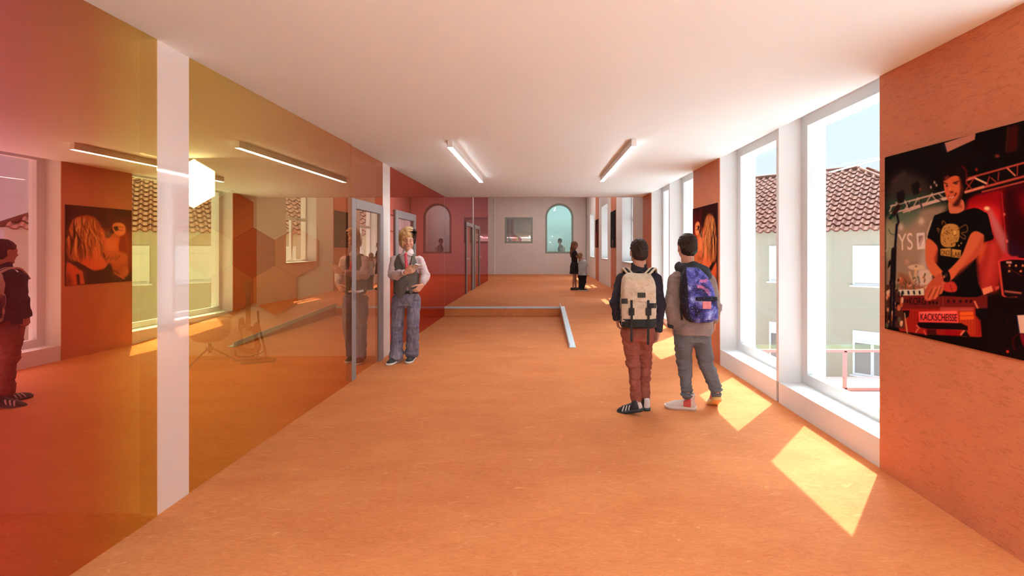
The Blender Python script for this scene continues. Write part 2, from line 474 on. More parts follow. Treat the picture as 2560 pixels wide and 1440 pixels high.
# ---------------------------------------------------------------- glass wall
def pane_box(name, y0, y1, z0, z1, label, m=M_film, theta=0.0, pivot=None, cat='glass panel', parent=None, x=XL):
    """a 12 mm pane: the coloured film on the hall face, plain glass behind; theta folds it a little about its pivot"""
    bm = bmesh.new()
    _, fs = bx(bm, -0.012, 0, y0, y1, z0, z1, 1)
    fs[3].material_index = 0
    if theta:
        bmesh.ops.rotate(bm, verts=bm.verts[:], cent=(0, pivot, 0), matrix=Matrix.Rotation(theta, 3, 'Z'))
    bmesh.ops.translate(bm, verts=bm.verts[:], vec=(x, 0, 0))
    o = from_bm(name, bm, [m, M_clear], parent)
    if parent is None: tag(o, label, cat, kind='structure')
    return o
T1 = math.radians(-1.45); T2 = math.radians(-0.55)
pane_box('glass_panel', -4.9, 0.30, 0, ZC, 'coloured glass panel behind the viewer')
pane_box('glass_panel', 0.32, 2.552, 0, ZC, 'red to orange tinted glass panel left of the near white post', theta=T1, pivot=2.3)
pane_box('glass_panel', 2.793, 5.15, 0, ZC, 'yellow to orange tinted glass panel between near white post and first grey door', M_film_y, theta=T2, pivot=3.2)
pane_box('glass_panel', 5.15, 6.21, 2.085, ZC, 'orange glass strip above the nearest grey door')
pane_box('glass_panel', 6.51, 6.72, 0, ZC, 'narrow red glass strip between the white post and the second door')
pane_box('glass_panel', 6.72, 7.80, 2.085, ZC, 'red glass strip above the second grey door')
pane_box('glass_panel', 7.80, 10.19, 0, ZC, 'deep red glass panel behind the man, ending at the step')
pane_box('glass_panel', 10.21, 13.1, ZU, ZH, 'deep red glass panel beyond the step, before the far doors')
pane_box('glass_panel', 13.1, 14.40, ZU + 2.085, ZH, 'red glass strip above the third grey door')
pane_box('glass_panel', 14.62, 16.0, ZU + 2.085, ZH, 'red glass strip above the farthest grey door')
pane_box('glass_panel', 16.0, 18.6, ZU, ZH, 'last deep red glass panel at the far end of the glass wall')

def door(num, y0, y1, zb_, glass, label, hy, back_handle=True):
    d = struct(empty('door_%d' % num, (XL, y0, zb_)), label, 'door')
    h = 2.08; w = y1 - y0; j = 0.115
    bm = bmesh.new()
    for a, b, c_, e in ((0, j, 0, h), (w - j, w, 0, h), (j, w - j, h - j, h)):
        bx(bm, -0.05, 0.022, a, b, c_, e)
    bmesh.ops.bevel(bm, geom=bm.edges[:], offset=0.004, segments=1, affect='EDGES')
    from_bm('door_frame', bm, M_greyframe, d)
    pane_box('pane', j - .004, w - j + .004, 0.012, h - j + .004, None, glass, math.radians(-0.9), w / 2, parent=d, x=-0.008)
    hz = 1.01
    bm = bmesh.new()
    for s in (1, -1):
        x0 = 0.022 if s > 0 else -0.05
        tube_bm(bm, [(x0, hy, hz), (x0 + s * 0.05, hy, hz)], 0.010, 10)
        bx(bm, min(x0 + s * .04, x0 + s * .058), max(x0 + s * .04, x0 + s * .058), hy - .012, hy + .125, hz - .011, hz + .011)
        bx(bm, min(x0, x0 + s * .006), max(x0, x0 + s * .006), hy - .025, hy + .025, hz - .025, hz + .025)
    from_bm('door_handle', bm, M_handle, d)
door(1, 5.15, 6.18, 0, M_doorglass, 'nearest grey framed glass door, mirroring the man', 0.06)
door(2, 6.72, 7.80, 0, M_doorglass_red, 'second grey framed glass door, behind the man', 0.06)
door(3, 13.1, 14.40, ZU, M_doorglass_red, 'third grey framed glass door, beyond the step', 0.06)
door(4, 14.75, 16.0, ZU, M_doorglass_red, 'farthest grey framed glass door', 1.06)

# ---------------------------------------------------------------- lamps
def strip_lamp(x, y0, y1, z, label, cat='ceiling lamp', e=None, w=0.055, h=0.078):
    o = empty('strip_lamp', (x, (y0 + y1) / 2, z), 0, label, cat, 'ceiling strip lamps')
    l = (y1 - y0) / 2
    bm = bmesh.new(); bx(bm, -w / 2, w / 2, -l, l, -h, 0)
    bmesh.ops.bevel(bm, geom=bm.edges[:], offset=0.003, segments=1, affect='EDGES')
    from_bm('housing', bm, M_lampbody, o)
    box('diffuser', -w / 2 + .002, w / 2 - .002, -l + .004, l - .004, -h - .001, -h + .0005, e or M_lamp, o)
    return o
strip_lamp(-0.983, 4.92, 7.52, ZC, 'left of the two white strip lamps on the hall ceiling')
strip_lamp(0.997, 4.87, 7.42, ZC, 'right of the two white strip lamps on the hall ceiling, nearer the windows')
M_fill_pend = mat('fill_pendant_light', (1, 1, 1), 0.5, 0.2, emit=(0.97, 1.0, 1.0), estr=9.0)
M_fill_up = mat('fill_pendant_uplight', (1, 1, 1), 0.5, 0.2, emit=(0.92, 1.0, 1.0), estr=45.0)
def pendant(x, y0, y1, z, label):      # pendants added behind the viewer, unseen, to fill ceiling and floor with light
    o = empty('fill_pendant', (x, (y0 + y1) / 2, z), 0, label, 'ceiling lamp'); l = (y1 - y0) / 2
    box('housing', -.12, .12, -l, l, .006, .05, M_lampbody, o)
    box('diffuser', -.115, .115, -l + .01, l - .01, .0, .0055, M_fill_pend, o); box('uplight', -.115, .115, -l + .01, l - .01, .0505, .056, M_fill_up, o)
    for s_ in (-1, 1): tube('suspension_wire', [(0, s_ * l * .8, .05), (0, s_ * l * .8, ZC - z)], .003, M_handle, o, 6)
pendant(-0.983, -3.2, -0.4, 2.15, 'added flat pendant lamp for fill light behind the viewer, left')
pendant(0.997, -3.2, -0.4, 2.15, 'added flat pendant lamp for fill light behind the viewer, right')
M_fill_far = mat('fill_light_far', (1, 1, 1), 0.5, 0.2, emit=(1.0, 0.93, 0.88), estr=46.0)
M_fill_side = mat('fill_light_side', (1, 1, 1), 0.5, 0.2, emit=(1.0, 0.9, 0.82), estr=44.0)
for k, (x, y) in enumerate(((-0.9, 14.0), (1.0, 14.0), (-0.9, 19.5), (1.0, 19.5))):  # unseen lamps added to brighten the far hall
    strip_lamp(x, y - 1.3, y + 1.3, ZH, ['added fill strip lamp high over the far hall near the glass', 'added fill strip lamp high over the far hall near its first window', 'added fill strip lamp high over the far hall end, left', 'added fill strip lamp high over the far hall end, right'][k], e=M_fill_far)
strip_lamp(-4.6, 3.6, 5.6, ZC, 'added fill strip lamp on the ceiling of the room behind the yellow glass', e=M_fill_side)  # added lamp, brightens the side room through the yellow glass
M_fill_dim = mat('fill_light_dim', (1, 1, 1), 0.5, 0.2, emit=(1.0, 0.9, 0.82), estr=5.0)
strip_lamp(-4.6, -0.8, 1.6, ZC, 'added dim fill strip lamp on the ceiling of the room behind the near red glass', e=M_fill_dim)  # added lamp, faint fill for the near side room
strip_lamp(-4.6, 8.0, 10.0, ZC, 'added fill strip lamp on the ceiling of the room behind the deep red glass', e=M_fill_pend)  # added lamp, lifts what shows through the deep red glass
M_fill_teal = mat('fill_light_teal', (1, 1, 1), 0.5, 0.2, emit=(0.9, 1.0, 1.0), estr=28.0)  # glow of the unseen lamps added to light the teal room
strip_lamp(0.6, 23.7, 26.6, ZH, 'added fill strip lamp in the teal room behind the arched window', e=M_fill_teal)
strip_lamp(1.8, 23.7, 26.6, ZH, 'second added fill strip lamp in the teal room behind the arched window', e=M_fill_teal)
# ------------------------------------------------------------------ outside
M_facade = noisy('cream_render', (0.53, 0.475, 0.385), (0.51, 0.455, 0.37), 1.2, 0.85, 30, 0.05, 0.1)
M_tile = mat('terracotta_tiles', (0.5, 0.2, 0.12), 0.75, 0.2)
v = coords(M_tile, (1, 1, 1))
r = ramp(M_tile, [(0.3, (0.13, 0.038, 0.022)), (0.5, (0.185, 0.060, 0.036)), (0.72, (0.25, 0.095, 0.060))], noise(M_tile, v, 3.1, 3))
base(M_tile, r.outputs[0])
M_pink = mat('pink_steel', (0.80, 0.28, 0.27), 0.5, 0.3)
M_greenglass = clear_glass('greenish_glass', (0.86, 0.93, 0.80), 0.06)
M_pave = noisy('pale_paving', (0.66, 0.64, 0.62), (0.62, 0.60, 0.58), 1.5, 0.8)
M_blind = mat('white_blind', (0.82, 0.83, 0.84), 0.7, 0.2)
M_darkpane = mat('dark_pane', (0.25, 0.24, 0.24), 0.15, 0.6)
M_ofr = mat('outer_window_frame', (0.82, 0.83, 0.86), 0.4, 0.3)

struct(box('ground', -30, 60, -40, 70, -4.3, -4.2, M_pave), 'pale paved courtyard ground far below the windows', 'ground')

BP = Vector((11.65, 17.0, 0)); BU = Vector((-0.732, 0.681, 0)); BN = Vector((-0.681, -0.732, 0))
ROT = Matrix(((BU.x, BN.x, 0, BP.x), (BU.y, BN.y, 0, BP.y), (0, 0, 1, 0), (0, 0, 0, 1)))   # local x along the facade, y out of it
bld = empty('building', (0, 0, 0), 0, 'cream rendered building with a terracotta tiled hipped roof across the courtyard', 'building')
bld.matrix_world = ROT
ZE, PITCH, BD = 2.28, math.radians(35), 8.2
T0, T1_ = -3.7, 9.8
wins = [(t, z) for t in (0.0, 2.9, 5.8, 8.7) for z in (0.15, -3.17)]
bm = bmesh.new(); bx(bm, T0, T1_, -BD, 0, -4.2, ZE - .02)
from_bm('wall', bm, M_facade, bld)
def tiled_slope(u0, u1, clip, name, M, depth=4.1, pitch=PITCH, tw=0.30, tc_=0.38):
    """rows of S-shaped roof tiles as one relief surface; u along the eave, v up the slope"""
    Lv = depth / math.cos(pitch)
    nu = int((u1 - u0) / tw) * 8; rows = int(math.ceil(Lv / tc_))
    us = np.linspace(u0, u1, nu + 1)
    prof_ = 0.075 * np.maximum(np.sin((us - u0) / tw * 2 * PI), -0.35)
    V, F = [], []; vi = 0
    for r_ in range(rows):
        va, vb = r_ * tc_ - .03, min((r_ + 1) * tc_, Lv)
        idx = []
        for (vv, lift) in ((va, 0.0), (va, 0.06), (vb, 0.012)):
            row = []
            for u, p in zip(us, prof_):
                h = p + lift
                V.append((u, -vv * math.cos(pitch) - h * -math.sin(pitch) * 1.0, ZE + vv * math.sin(pitch) + h * math.cos(pitch)))
                row.append(vi); vi += 1
            idx.append(row)
        for a, b in ((idx[0], idx[1]), (idx[1], idx[2])):
            for k in range(nu):
                um = (us[k] + us[k + 1]) / 2
                if clip(um, (va + vb) / 2 * math.cos(pitch)):
                    F.append((a[k], a[k + 1], b[k + 1], b[k]))
    Vn = [M @ Vector(p) for p in V]
    return pydata(name, Vn, F, M_tile, bld)
tiled_slope(T0 - .25, 9.9, lambda u, d: u > T0 + d - .05, 'roof_tiles', Matrix.Translation((0, 0.25, -0.1)))
# hip end, turned a quarter round the corner
Mh = Matrix.Translation((T0, 0, 0)) @ Matrix.Rotation(PI / 2, 4, 'Z') @ Matrix.Translation((0, 0.25, -0.1))
tiled_slope(-BD - .25, 0.25, lambda u, d: -BD + d < u < -d + .05, 'roof_tiles', Matrix.Translation((T0, 0, 0)) @ Matrix(((0, -1, 0, 0), (1, 0, 0, 0), (0, 0, 1, 0), (0, 0, 0, 1))) @ Matrix.Translation((0, 0.25, -0.1)))
ap = (T0 + 4.1, -4.1 + .25, ZE + 4.1 * math.tan(PITCH) - 0.08)
tube('hip_ridge', [(T0 - .2, 0.25, ZE - .05), ap], 0.09, M_tile, bld, 8)
tube('ridge', [ap, (9.9, ap[1], ap[2])], 0.10, M_tile, bld, 8)
box('gutter_board', T0 - .25, 9.9, 0.0, 0.22, ZE - .16, ZE - .06, M_facade, bld)
for i, (t, z) in enumerate(wins):
    hgt = 1.47 if z > 0 else 1.64; wd = 1.2
    f = empty('facade_window', (0, 0, 0)); f.parent = bld
    fr = bmesh.new(); a = 0.07
    bx(fr, t - wd, t - wd + a, -0.06, 0.03, z, z + hgt); bx(fr, t - a, t, -0.06, 0.03, z, z + hgt)
    bx(fr, t - wd + a, t - a, -0.06, 0.03, z, z + a); bx(fr, t - wd + a, t - a, -0.06, 0.03, z + hgt - a, z + hgt)
    bx(fr, t - wd + a, t - a, -0.06, 0.03, z + hgt * .72, z + hgt * .72 + .09)
    if z < 0: bx(fr, t - wd / 2 - .05, t - wd / 2 + .05, -0.06, 0.03, z + a, z + hgt * .72)
    from_bm('window_frame', fr, M_ofr, f)
    box('blind', t - wd + a, t - a, -0.04, 0.006, z + hgt * (.75 if z < 0 else 0.06), z + hgt - a, M_blind, f)
    if z < 0: box('pane', t - wd + a, t - a, -0.04, 0.004, z + a, z + hgt * .74, M_darkpane, f)
    box('sill', t - wd - .06, t + .08, -0.02, 0.12, z - .06, z, M_ofr, f)

# terrace with a pink steel railing below the windows
M_terr = noisy('terrace_paving', (0.60, 0.56, 0.53), (0.56, 0.52, 0.49), 2, 0.8)
struct(box('ground_terrace', 2.9, 12.5, 3.0, 11.0, -1.75, -1.62, M_terr), 'pale paved terrace with the pink railing outside the windows', 'terrace')
rl = empty('terrace_railing', (0, 10.0, -1.62), 0, 'pink steel railing with greenish glass strips on the terrace outside', 'railing')
for z, h in ((0.88, 0.055), (0.04, 0.07)):
    box('rail', 3.2, 11.9, -0.03, 0.03, z - h / 2, z + h / 2, M_pink, rl)
box('rail', 3.2, 11.9, -0.015, 0.015, 0.28, 0.30, M_pink, rl)
x = 3.2
while x < 12:
    box('railing_post', x - .03, x + .03, -0.03, 0.03, 0, 0.88, M_pink, rl)
    x += 1.16
box('glass_strip', 3.2, 11.9, -0.006, 0.006, 0.91, 1.02, M_greenglass, rl)
box('glass_strip', 3.2, 11.9, -0.006, 0.006, 0.08, 0.28, M_greenglass, rl)
# ------------------------------------------------------------------ printed posters (painted pixel by pixel here)
class Canvas:
    """a small painter: coordinates (x, y) with y down, s canvas pixels per unit, sRGB 0..255 colours"""
    def __init__(c, x0, y0, x1, y1, s, col):
        c.x0, c.y0, c.s = x0, y0, s
        c.w, c.h = int((x1 - x0) * s), int((y1 - y0) * s)
        c.a = np.empty((c.h, c.w, 3)); c.a[:] = col
    def _blend(c, m, ix, iy, col, alpha):
        h, w = m.shape
        x0, y0 = max(ix, 0), max(iy, 0); x1, y1 = min(ix + w, c.w), min(iy + h, c.h)
        if x1 <= x0 or y1 <= y0: return
        mm = m[y0 - iy:y1 - iy, x0 - ix:x1 - ix, None] * alpha
        t = c.a[y0:y1, x0:x1]; t += (np.array(col, float) - t) * mm
    @staticmethod
    def blurm(m, r):
        r = int(round(r))
        if r < 1: return m
        for _ in range(3):
            for ax in (0, 1):
                k = np.cumsum(np.concatenate([np.zeros_like(np.take(m, [0], ax)), m], ax), ax)
                n = m.shape[ax]
                i0 = np.clip(np.arange(n) - r, 0, n); i1 = np.clip(np.arange(n) + r + 1, 0, n)
                m = (np.take(k, i1, ax) - np.take(k, i0, ax)) / (2 * r + 1)
        return m
    def polys(c, loops, col, alpha=1.0, blur=0.0):
        P = [np.array([((x - c.x0) * c.s, (y - c.y0) * c.s) for x, y in lp]) for lp in loops]
        allp = np.concatenate(P); pad = int(3 * blur * c.s) + 3
        ix, iy = np.floor(allp.min(0)).astype(int) - pad; jx, jy = np.ceil(allp.max(0)).astype(int) + pad
        ix, iy = max(ix, -60), max(iy, -60); jx, jy = min(jx, c.w + 60), min(jy, c.h + 60)
        if jx <= ix or jy <= iy: return
        acc = np.zeros((jy - iy, jx - ix))
        X = np.arange(ix, jx)[None, :] + 0.5
        for oy in (0.25, 0.75):
            Y = np.arange(iy, jy)[:, None] + oy
            ins = np.zeros((jy - iy, jx - ix))
            cov = np.zeros_like(ins)
            for lp in P:
                for (xa, ya), (xb, yb) in zip(lp, np.roll(lp, -1, 0)):
                    if ya == yb: continue
                    hit = ((Y >= min(ya, yb)) & (Y < max(ya, yb)))[:, 0]
                    if not hit.any(): continue
                    xi = xa + (Y[hit] - ya) * (xb - xa) / (yb - ya)
                    ins[hit] += np.sign(yb - ya) * np.clip(X - xi + 0.5, 0, 1)
            acc += np.clip(np.abs(ins), 0, 1)
        c._blend(c.blurm(acc / 2, blur * c.s), ix, iy, col, alpha)
    def poly(c, pts, col, alpha=1.0, blur=0.0, smooth=False):
        if smooth: pts = spline(pts, 6, True)
        c.polys([pts], col, alpha, blur)
    def line(c, pts, w, col, alpha=1.0, blur=0.0, smooth=False):
        if smooth: pts = spline(pts, 6, False)
        pts = [np.array(p, float) for p in pts]; n = len(pts)
        ws = np.interp(np.linspace(0, 1, n), np.linspace(0, 1, len(w)), w) if isinstance(w, (list, tuple)) else [w] * n
        lft, rgt = [], []
        for i, p in enumerate(pts):
            t = pts[min(i + 1, n - 1)] - pts[max(i - 1, 0)]; t = t / (np.hypot(*t) + 1e-9)
            q = np.array((-t[1], t[0])) * ws[i] / 2
            lft.append(p + q); rgt.append(p - q)
        c.polys([lft + rgt[::-1]], col, alpha, blur)
    def ell(c, cx, cy, rx, ry, col, alpha=1.0, blur=0.0, rot=0.0):
        ca, sa = math.cos(rot), math.sin(rot)
        c.polys([[(cx + rx * math.cos(t) * ca - ry * math.sin(t) * sa, cy + rx * math.cos(t) * sa + ry * math.sin(t) * ca) for t in np.linspace(0, 2 * PI, 28)[:-1]]], col, alpha, blur)
    def text(c, s, org, ex, ey, col, alpha=1.0, blur=0.0):
        """lettering: ex is the whole line's run, ey the capital height, both as (dx, dy)"""
        cu = bpy.data.curves.new('t', 'FONT'); cu.body = s
        o = bpy.data.objects.new('t', cu); COL.objects.link(o)
        dg = bpy.context.evaluated_depsgraph_get(); dg.update()
        me = bpy.data.meshes.new_from_object(o.evaluated_get(dg)); bpy.data.objects.remove(o)
        V = np.array([v.co[:2] for v in me.vertices]); lo, hi = V.min(0), V.max(0)
        V = (V - lo) / (hi - lo)
        Q = [(org[0] + p[0] * ex[0] + p[1] * ey[0], org[1] + p[0] * ex[1] + p[1] * ey[1]) for p in V]
        lps = [[Q[i] for i in f.vertices] for f in me.polygons]
        # one orientation for all, so that the pieces add up
        out = []
        for lp in lps:
            A = sum(a[0] * b[1] - b[0] * a[1] for a, b in zip(lp, lp[1:] + lp[:1]))
            out.append(lp if A > 0 else lp[::-1])
        bpy.data.meshes.remove(me)
        c.polys(out, col, alpha, blur)
    def soften(c, r):
        for k in range(3): c.a[:, :, k] = c.blurm(c.a[:, :, k], r)
    def grain(c, amp, seed=1):
        g = np.random.default_rng(seed).normal(0, amp, (c.h, c.w, 1)); c.a += g

def spline(pts, n=6, closed=True):
    P = [np.array(p, float) for p in pts]; m = len(P); out = []
    for i in range(m if closed else m - 1):
        if closed: a, b, c_, d = P[i - 1], P[i], P[(i + 1) % m], P[(i + 2) % m]
        else: a, b, c_, d = P[max(i - 1, 0)], P[i], P[i + 1], P[min(i + 2, m - 1)]
        for k in range(n):
            t = k / n
            out.append(0.5 * (2 * b + (c_ - a) * t + (2 * a - 5 * b + 4 * c_ - d) * t * t + (3 * b - a - 3 * c_ + d) * t ** 3))
    if not closed: out.append(P[-1])
    return out

def to_image(name, arr):
    """arr: rows from the top, sRGB 0..255"""
    h, w = arr.shape[:2]
    im = bpy.data.images.new(name, w, h)
    px = np.ones((h, w, 4), np.float32); px[:, :, :3] = np.clip(arr[::-1] / 255.0, 0, 1)
    im.pixels.foreach_set(px.ravel()); im.update(); im.pack()
    return im

def print_mat(name, im, rough=0.7):
    m = mat(name, (1, 1, 1), rough, 0.03)
    t = N(m, 'ShaderNodeTexImage'); t.image = im; t.extension = 'EXTEND'
    L(m, t.outputs[0], m.node_tree.nodes['Principled BSDF'].inputs['Base Color'])
    return m

M_edge = mat('poster_edge', (0.03, 0.02, 0.02), 0.5)
def poster(label, y_left, y_right, z0, z1, im, x=XR - 0.014, t=0.012):
    """a mounted print on the window wall; left edge of the picture at y_left (the far side)"""
    o = empty('poster', (x, (y_left + y_right) / 2, z0), 0, label, 'poster')
    hw = (y_left - y_right) / 2; h = z1 - z0
    v = [(-t, hw, 0), (-t, -hw, 0), (-t, -hw, h), (-t, hw, h), (0, hw, 0), (0, -hw, 0), (0, -hw, h), (0, hw, h)]
    f = [(0, 3, 2, 1), (4, 5, 6, 7), (0, 1, 5, 4), (1, 2, 6, 5), (2, 3, 7, 6), (3, 0, 4, 7)]
    b = pydata('backing', [(p[0] if p[0] == 0 else -t + .002, p[1], p[2]) for p in v], f, M_edge, o)
    me = bpy.data.meshes.new('print'); me.from_pydata([(-t, hw, 0), (-t, -hw, 0), (-t, -hw, h), (-t, hw, h)], [], [(0, 3, 2, 1)])
    uv = me.uv_layers.new(name='uv')
    for lp, q in zip(uv.data, ((0, 0), (0, 1), (1, 1), (1, 0))): lp.uv = q
    mesh_obj('print', me, print_mat('print', im), o)
    return o

def paint_concert():
    c = Canvas(2214, 280, 2640, 940, 3, (16, 7, 5))
    P, Ln, E, T = c.poly, c.line, c.ell, c.text
    # smoke top left, dull green below it, backdrop
    P([(2216, 470), (2240, 440), (2262, 428), (2290, 436), (2320, 450), (2330, 500), (2216, 520)], (62, 44, 38), .9, 9)
    Ln([(2232, 458), (2248, 442), (2266, 430)], 6, (98, 72, 64), .7, 4)
    P([(2214, 500), (2260, 490), (2330, 480), (2370, 500), (2350, 560), (2214, 600)], (46, 66, 50), .9, 9)
    P([(2214, 545), (2262, 532), (2330, 516), (2372, 512), (2345, 560), (2322, 640), (2318, 700), (2330, 760), (2214, 780)], (150, 118, 92), 1, 5)
    P([(2222, 540), (2300, 520), (2300, 545), (2270, 575), (2262, 570), (2250, 552), (2230, 560)], (72, 96, 72), .8, 5)
    P([(2214, 560), (2240, 556), (2236, 640), (2214, 650)], (150, 160, 118), .7, 5)
    P([(2252, 560), (2316, 530), (2316, 640), (2256, 650)], (172, 138, 112), .5, 8)
    P([(2290, 700), (2310, 620), (2322, 620), (2326, 720), (2300, 745)], (206, 178, 164), .7, 6)
    E(2304, 553, 7, 9, (226, 190, 164), .8, 3); E(2253, 568, 5, 9, (225, 200, 170), .8, 3)
    E(2268, 655, 5, 6, (226, 160, 130), .7, 3)
    # banner lettering
    T('J', (2214, 630), (8, -3), (0, -42), (196, 162, 136), .75, .5)
    T('O', (2225, 622), (9, -2), (0, -28), (196, 162, 136), .6, .6)
    T('YS', (2246, 627), (37, -3), (-1, -42), (238, 206, 182), .95, .5)
    P([(2292, 583), (2312, 581), (2315, 622), (2294, 624)], (232, 206, 190), .95, .6)
    P([(2297, 590), (2308, 588), (2298, 612)], (150, 112, 98), 1, .8)
    Ln([(2309, 590), (2300, 616)], 3, (170, 130, 115), .9, .6)
    # left truss
    for a, b, w_ in (((2226, 516), (2395, 470), 4), ((2226, 534), (2370, 497), 4), ((2258, 531), (2390, 488), 4), ((2300, 512), (2395, 486), 4), ((2262, 524), (2300, 512), 3)):
        Ln([a, b], w_, (218, 172, 150), .95, .8)
    for a, b in (((2262, 500), (2275, 530)), ((2275, 504), (2262, 526)), ((2282, 522), (2296, 494)), ((2296, 496), (2308, 520)), ((2312, 514), (2332, 482)), ((2330, 488), (2345, 505)), ((2345, 482), (2366, 500)), ((2232, 512), (2224, 530)), ((2240, 505), (2252, 520))):
        Ln([a, b], 3.2, (208, 162, 140), .9, .8)
    for a, b in (((2300, 500), (2306, 520)), ((2340, 492), (2358, 505)), ((2270, 505), (2274, 520))):
        Ln([a, b], 3.5, (24, 16, 20), .9, 1)
    for x, y in ((2250, 480), (2288, 458)):
        P([(x - 8, y + 2), (x + 8, y - 6), (x + 14, y + 8), (x + 10, y + 26), (x - 2, y + 30), (x - 8, y + 14)], (24, 16, 14), 1, 1.2)
    E(2301, 473, 2.5, 4, (170, 60, 50), .8, 1)
    for x, y in ((2337, 456), (2342, 463), (2328, 468)): E(x, y, 2.5, 4, (216, 176, 148), .8, 1)
    # drums and cymbal
    E(2291, 668, 21, 7, (214, 176, 140), .95, 1); E(2291, 666, 3, 2, (120, 80, 60), 1, .6)
    P([(2298, 676), (2330, 672), (2334, 712), (2300, 716)], (218, 180, 156), .9, 2)
    Ln([(2291, 670), (2286, 715)], 5, (226, 170, 124), .9, 1); Ln([(2274, 678), (2283, 712)], 4, (226, 170, 124), .9, 1)
    P([(2244, 740), (2248, 680), (2270, 690), (2290, 715), (2350, 712), (2352, 760), (2244, 762)], (142, 78, 52), .9, 3)
    rng = np.random.default_rng(4)
    for k in range(46):
        x, y = rng.uniform(2242, 2330), rng.uniform(692, 735)
        Ln([(x, y), (x + rng.uniform(-8, 8), y + rng.uniform(-14, 14))], rng.uniform(1.5, 4), ((232, 176, 132), (96, 50, 40), (206, 120, 80), (60, 64, 44))[k % 4], .8, .8)
    # red curtain and light beam on the right
    P([(2420, 500), (2440, 487), (2640, 440), (2640, 660), (2500, 660), (2420, 620)], (150, 8, 14), 1, 3)
    P([(2408, 520), (2470, 510), (2505, 520), (2508, 560), (2470, 580), (2410, 545)], (226, 32, 30), .9, 9)
    P([(2508, 470), (2560, 455), (2640, 470), (2640, 680), (2525, 700), (2512, 560)], (40, 2, 6), .95, 7)
    P([(2540, 480), (2640, 470), (2640, 530), (2560, 540)], (150, 6, 18), .7, 10)
    P([(2466, 520), (2476, 518), (2517, 590), (2524, 660), (2508, 660)], (196, 110, 104), .85, 4)
    P([(2520, 590), (2560, 630), (2640, 680), (2525, 680)], (44, 18, 36), .8, 6)
    E(2468, 521, 7, 5, (250, 200, 140), 1, 1.5)
    P([(2440, 610), (2490, 600), (2516, 640), (2495, 730), (2450, 735)], (168, 36, 30), 1, 5)
    P([(2450, 612), (2470, 604), (2455, 650), (2446, 660)], (222, 90, 44), .8, 4); P([(2478, 604), (2496, 610), (2480, 700), (2460, 730)], (196, 56, 40), .8, 5)
    Ln([(2505, 480), (2520, 650)], 2.2, (214, 44, 40), .8, .8)
    for y in (536, 603): E(2512 + (y - 536) * .1, y, 3, 4, (240, 110, 90), .9, 1)
    # right truss
    for a, b, w_ in (((2412, 481), (2640, 420), 6), ((2420, 446), (2640, 385), 4.5), ((2455, 480), (2640, 434), 4)):
        Ln([a, b], w_, (206, 74, 56), .95, .9)
    Ln([(2412, 481), (2462, 466)], 6, (240, 140, 104), .9, .9); Ln([(2438, 445), (2470, 460)], 5, (248, 176, 130), .95, .8); Ln([(2414, 452), (2440, 443)], 5, (222, 110, 84), .95, .8)
    for a, b in (((2436, 446), (2415, 476)), ((2414, 455), (2432, 474)), ((2475, 440), (2468, 462)), ((2498, 430), (2496, 452)), ((2520, 422), (2540, 440)), ((2545, 412), (2544, 440)), ((2560, 408), (2590, 428)), ((2478, 444), (2492, 456))):
        Ln([a, b], 3.2, (176, 50, 40), .9, .8)
    Ln([(2519, 420), (2540, 440)], 4, (232, 120, 84), .95, .7)
    # ceiling pieces
    P([(2360, 358), (2366, 382), (2438, 349), (2440, 332)], (196, 122, 100), 1, .7); P([(2352, 360), (2362, 356), (2370, 384), (2366, 386)], (14, 16, 30), .9, .8)
    P([(2520, 318), (2524, 316), (2518, 380), (2514, 382)], (92, 40, 28), .9, 1.5); P([(2526, 316), (2548, 312), (2544, 376), (2518, 384)], (66, 12, 10), .9, 2.5)
    E(2494, 390, 6, 4, (180, 66, 48), .8, 1.5); E(2442, 424, 3, 4, (214, 30, 40), .9, 1)
    # amplifier
    P([(2500, 652), (2530, 642), (2640, 640), (2640, 760), (2512, 742)], (22, 6, 8), 1, .8)
    Ln([(2498, 652), (2508, 738), (2520, 746), (2545, 744)], 6, (206, 60, 44), 1, .8); Ln([(2498, 652), (2530, 646), (2640, 652)], 5, (214, 40, 44), 1, .8)
    Ln([(2512, 728), (2555, 733)], 5, (196, 90, 68), .9, 1); Ln([(2536, 748), (2560, 746)], 4, (190, 80, 60), .8, 1)
    Ln([(2512, 664), (2556, 690)], 1.5, (120, 30, 30), .9, .5)
    P([(2516, 653), (2530, 653), (2531, 659), (2517, 659)], (230, 150, 130), .9, .8)
    for x, y in ((2525, 664), (2541, 664), (2558, 664), (2524, 678), (2553, 678), (2572, 664), (2580, 680)): E(x, y, 3, 3.2, (228, 130, 70), .95, .7)
    P([(2505, 640), (2515, 630), (2530, 640), (2545, 640), (2550, 648), (2505, 650)], (190, 40, 40), .9, 1.5)
    # dark stage floor and stand on the right
    P([(2464, 742), (2640, 745), (2640, 940), (2380, 920), (2380, 840)], (18, 5, 5), 1, 1.5)
    for x, y in ((2490, 780), (2520, 790), (2470, 800)): Ln([(x, y), (x + 2, y + 40)], 4, (44, 10, 10), .8, 2)
    P([(2456, 722), (2480, 714), (2484, 728), (2460, 738)], (240, 130, 88), 1, .8); P([(2488, 718), (2499, 714), (2499, 722), (2490, 726)], (212, 70, 52), 1, 1)
    P([(2543, 788), (2640, 784), (2640, 836), (2549, 833)], (226, 178, 150), 1, .8); P([(2541, 788), (2544, 788), (2551, 834), (2548, 834)], (20, 22, 60), .9, .6)
    Ln([(2548, 834), (2534, 848), (2536, 870), (2542, 876)], 3, (90, 14, 14), .9, 1, True); E(2520, 879, 4, 4, (240, 60, 40), .9, 1)
    P([(2550, 835), (2560, 834), (2570, 880), (2556, 860)], (150, 14, 30), .8, 1.5)
    # keyboard case
    P([(2238, 740), (2300, 738), (2470, 738), (2470, 772), (2440, 775), (2242, 772)], (112, 26, 20), 1, .8)
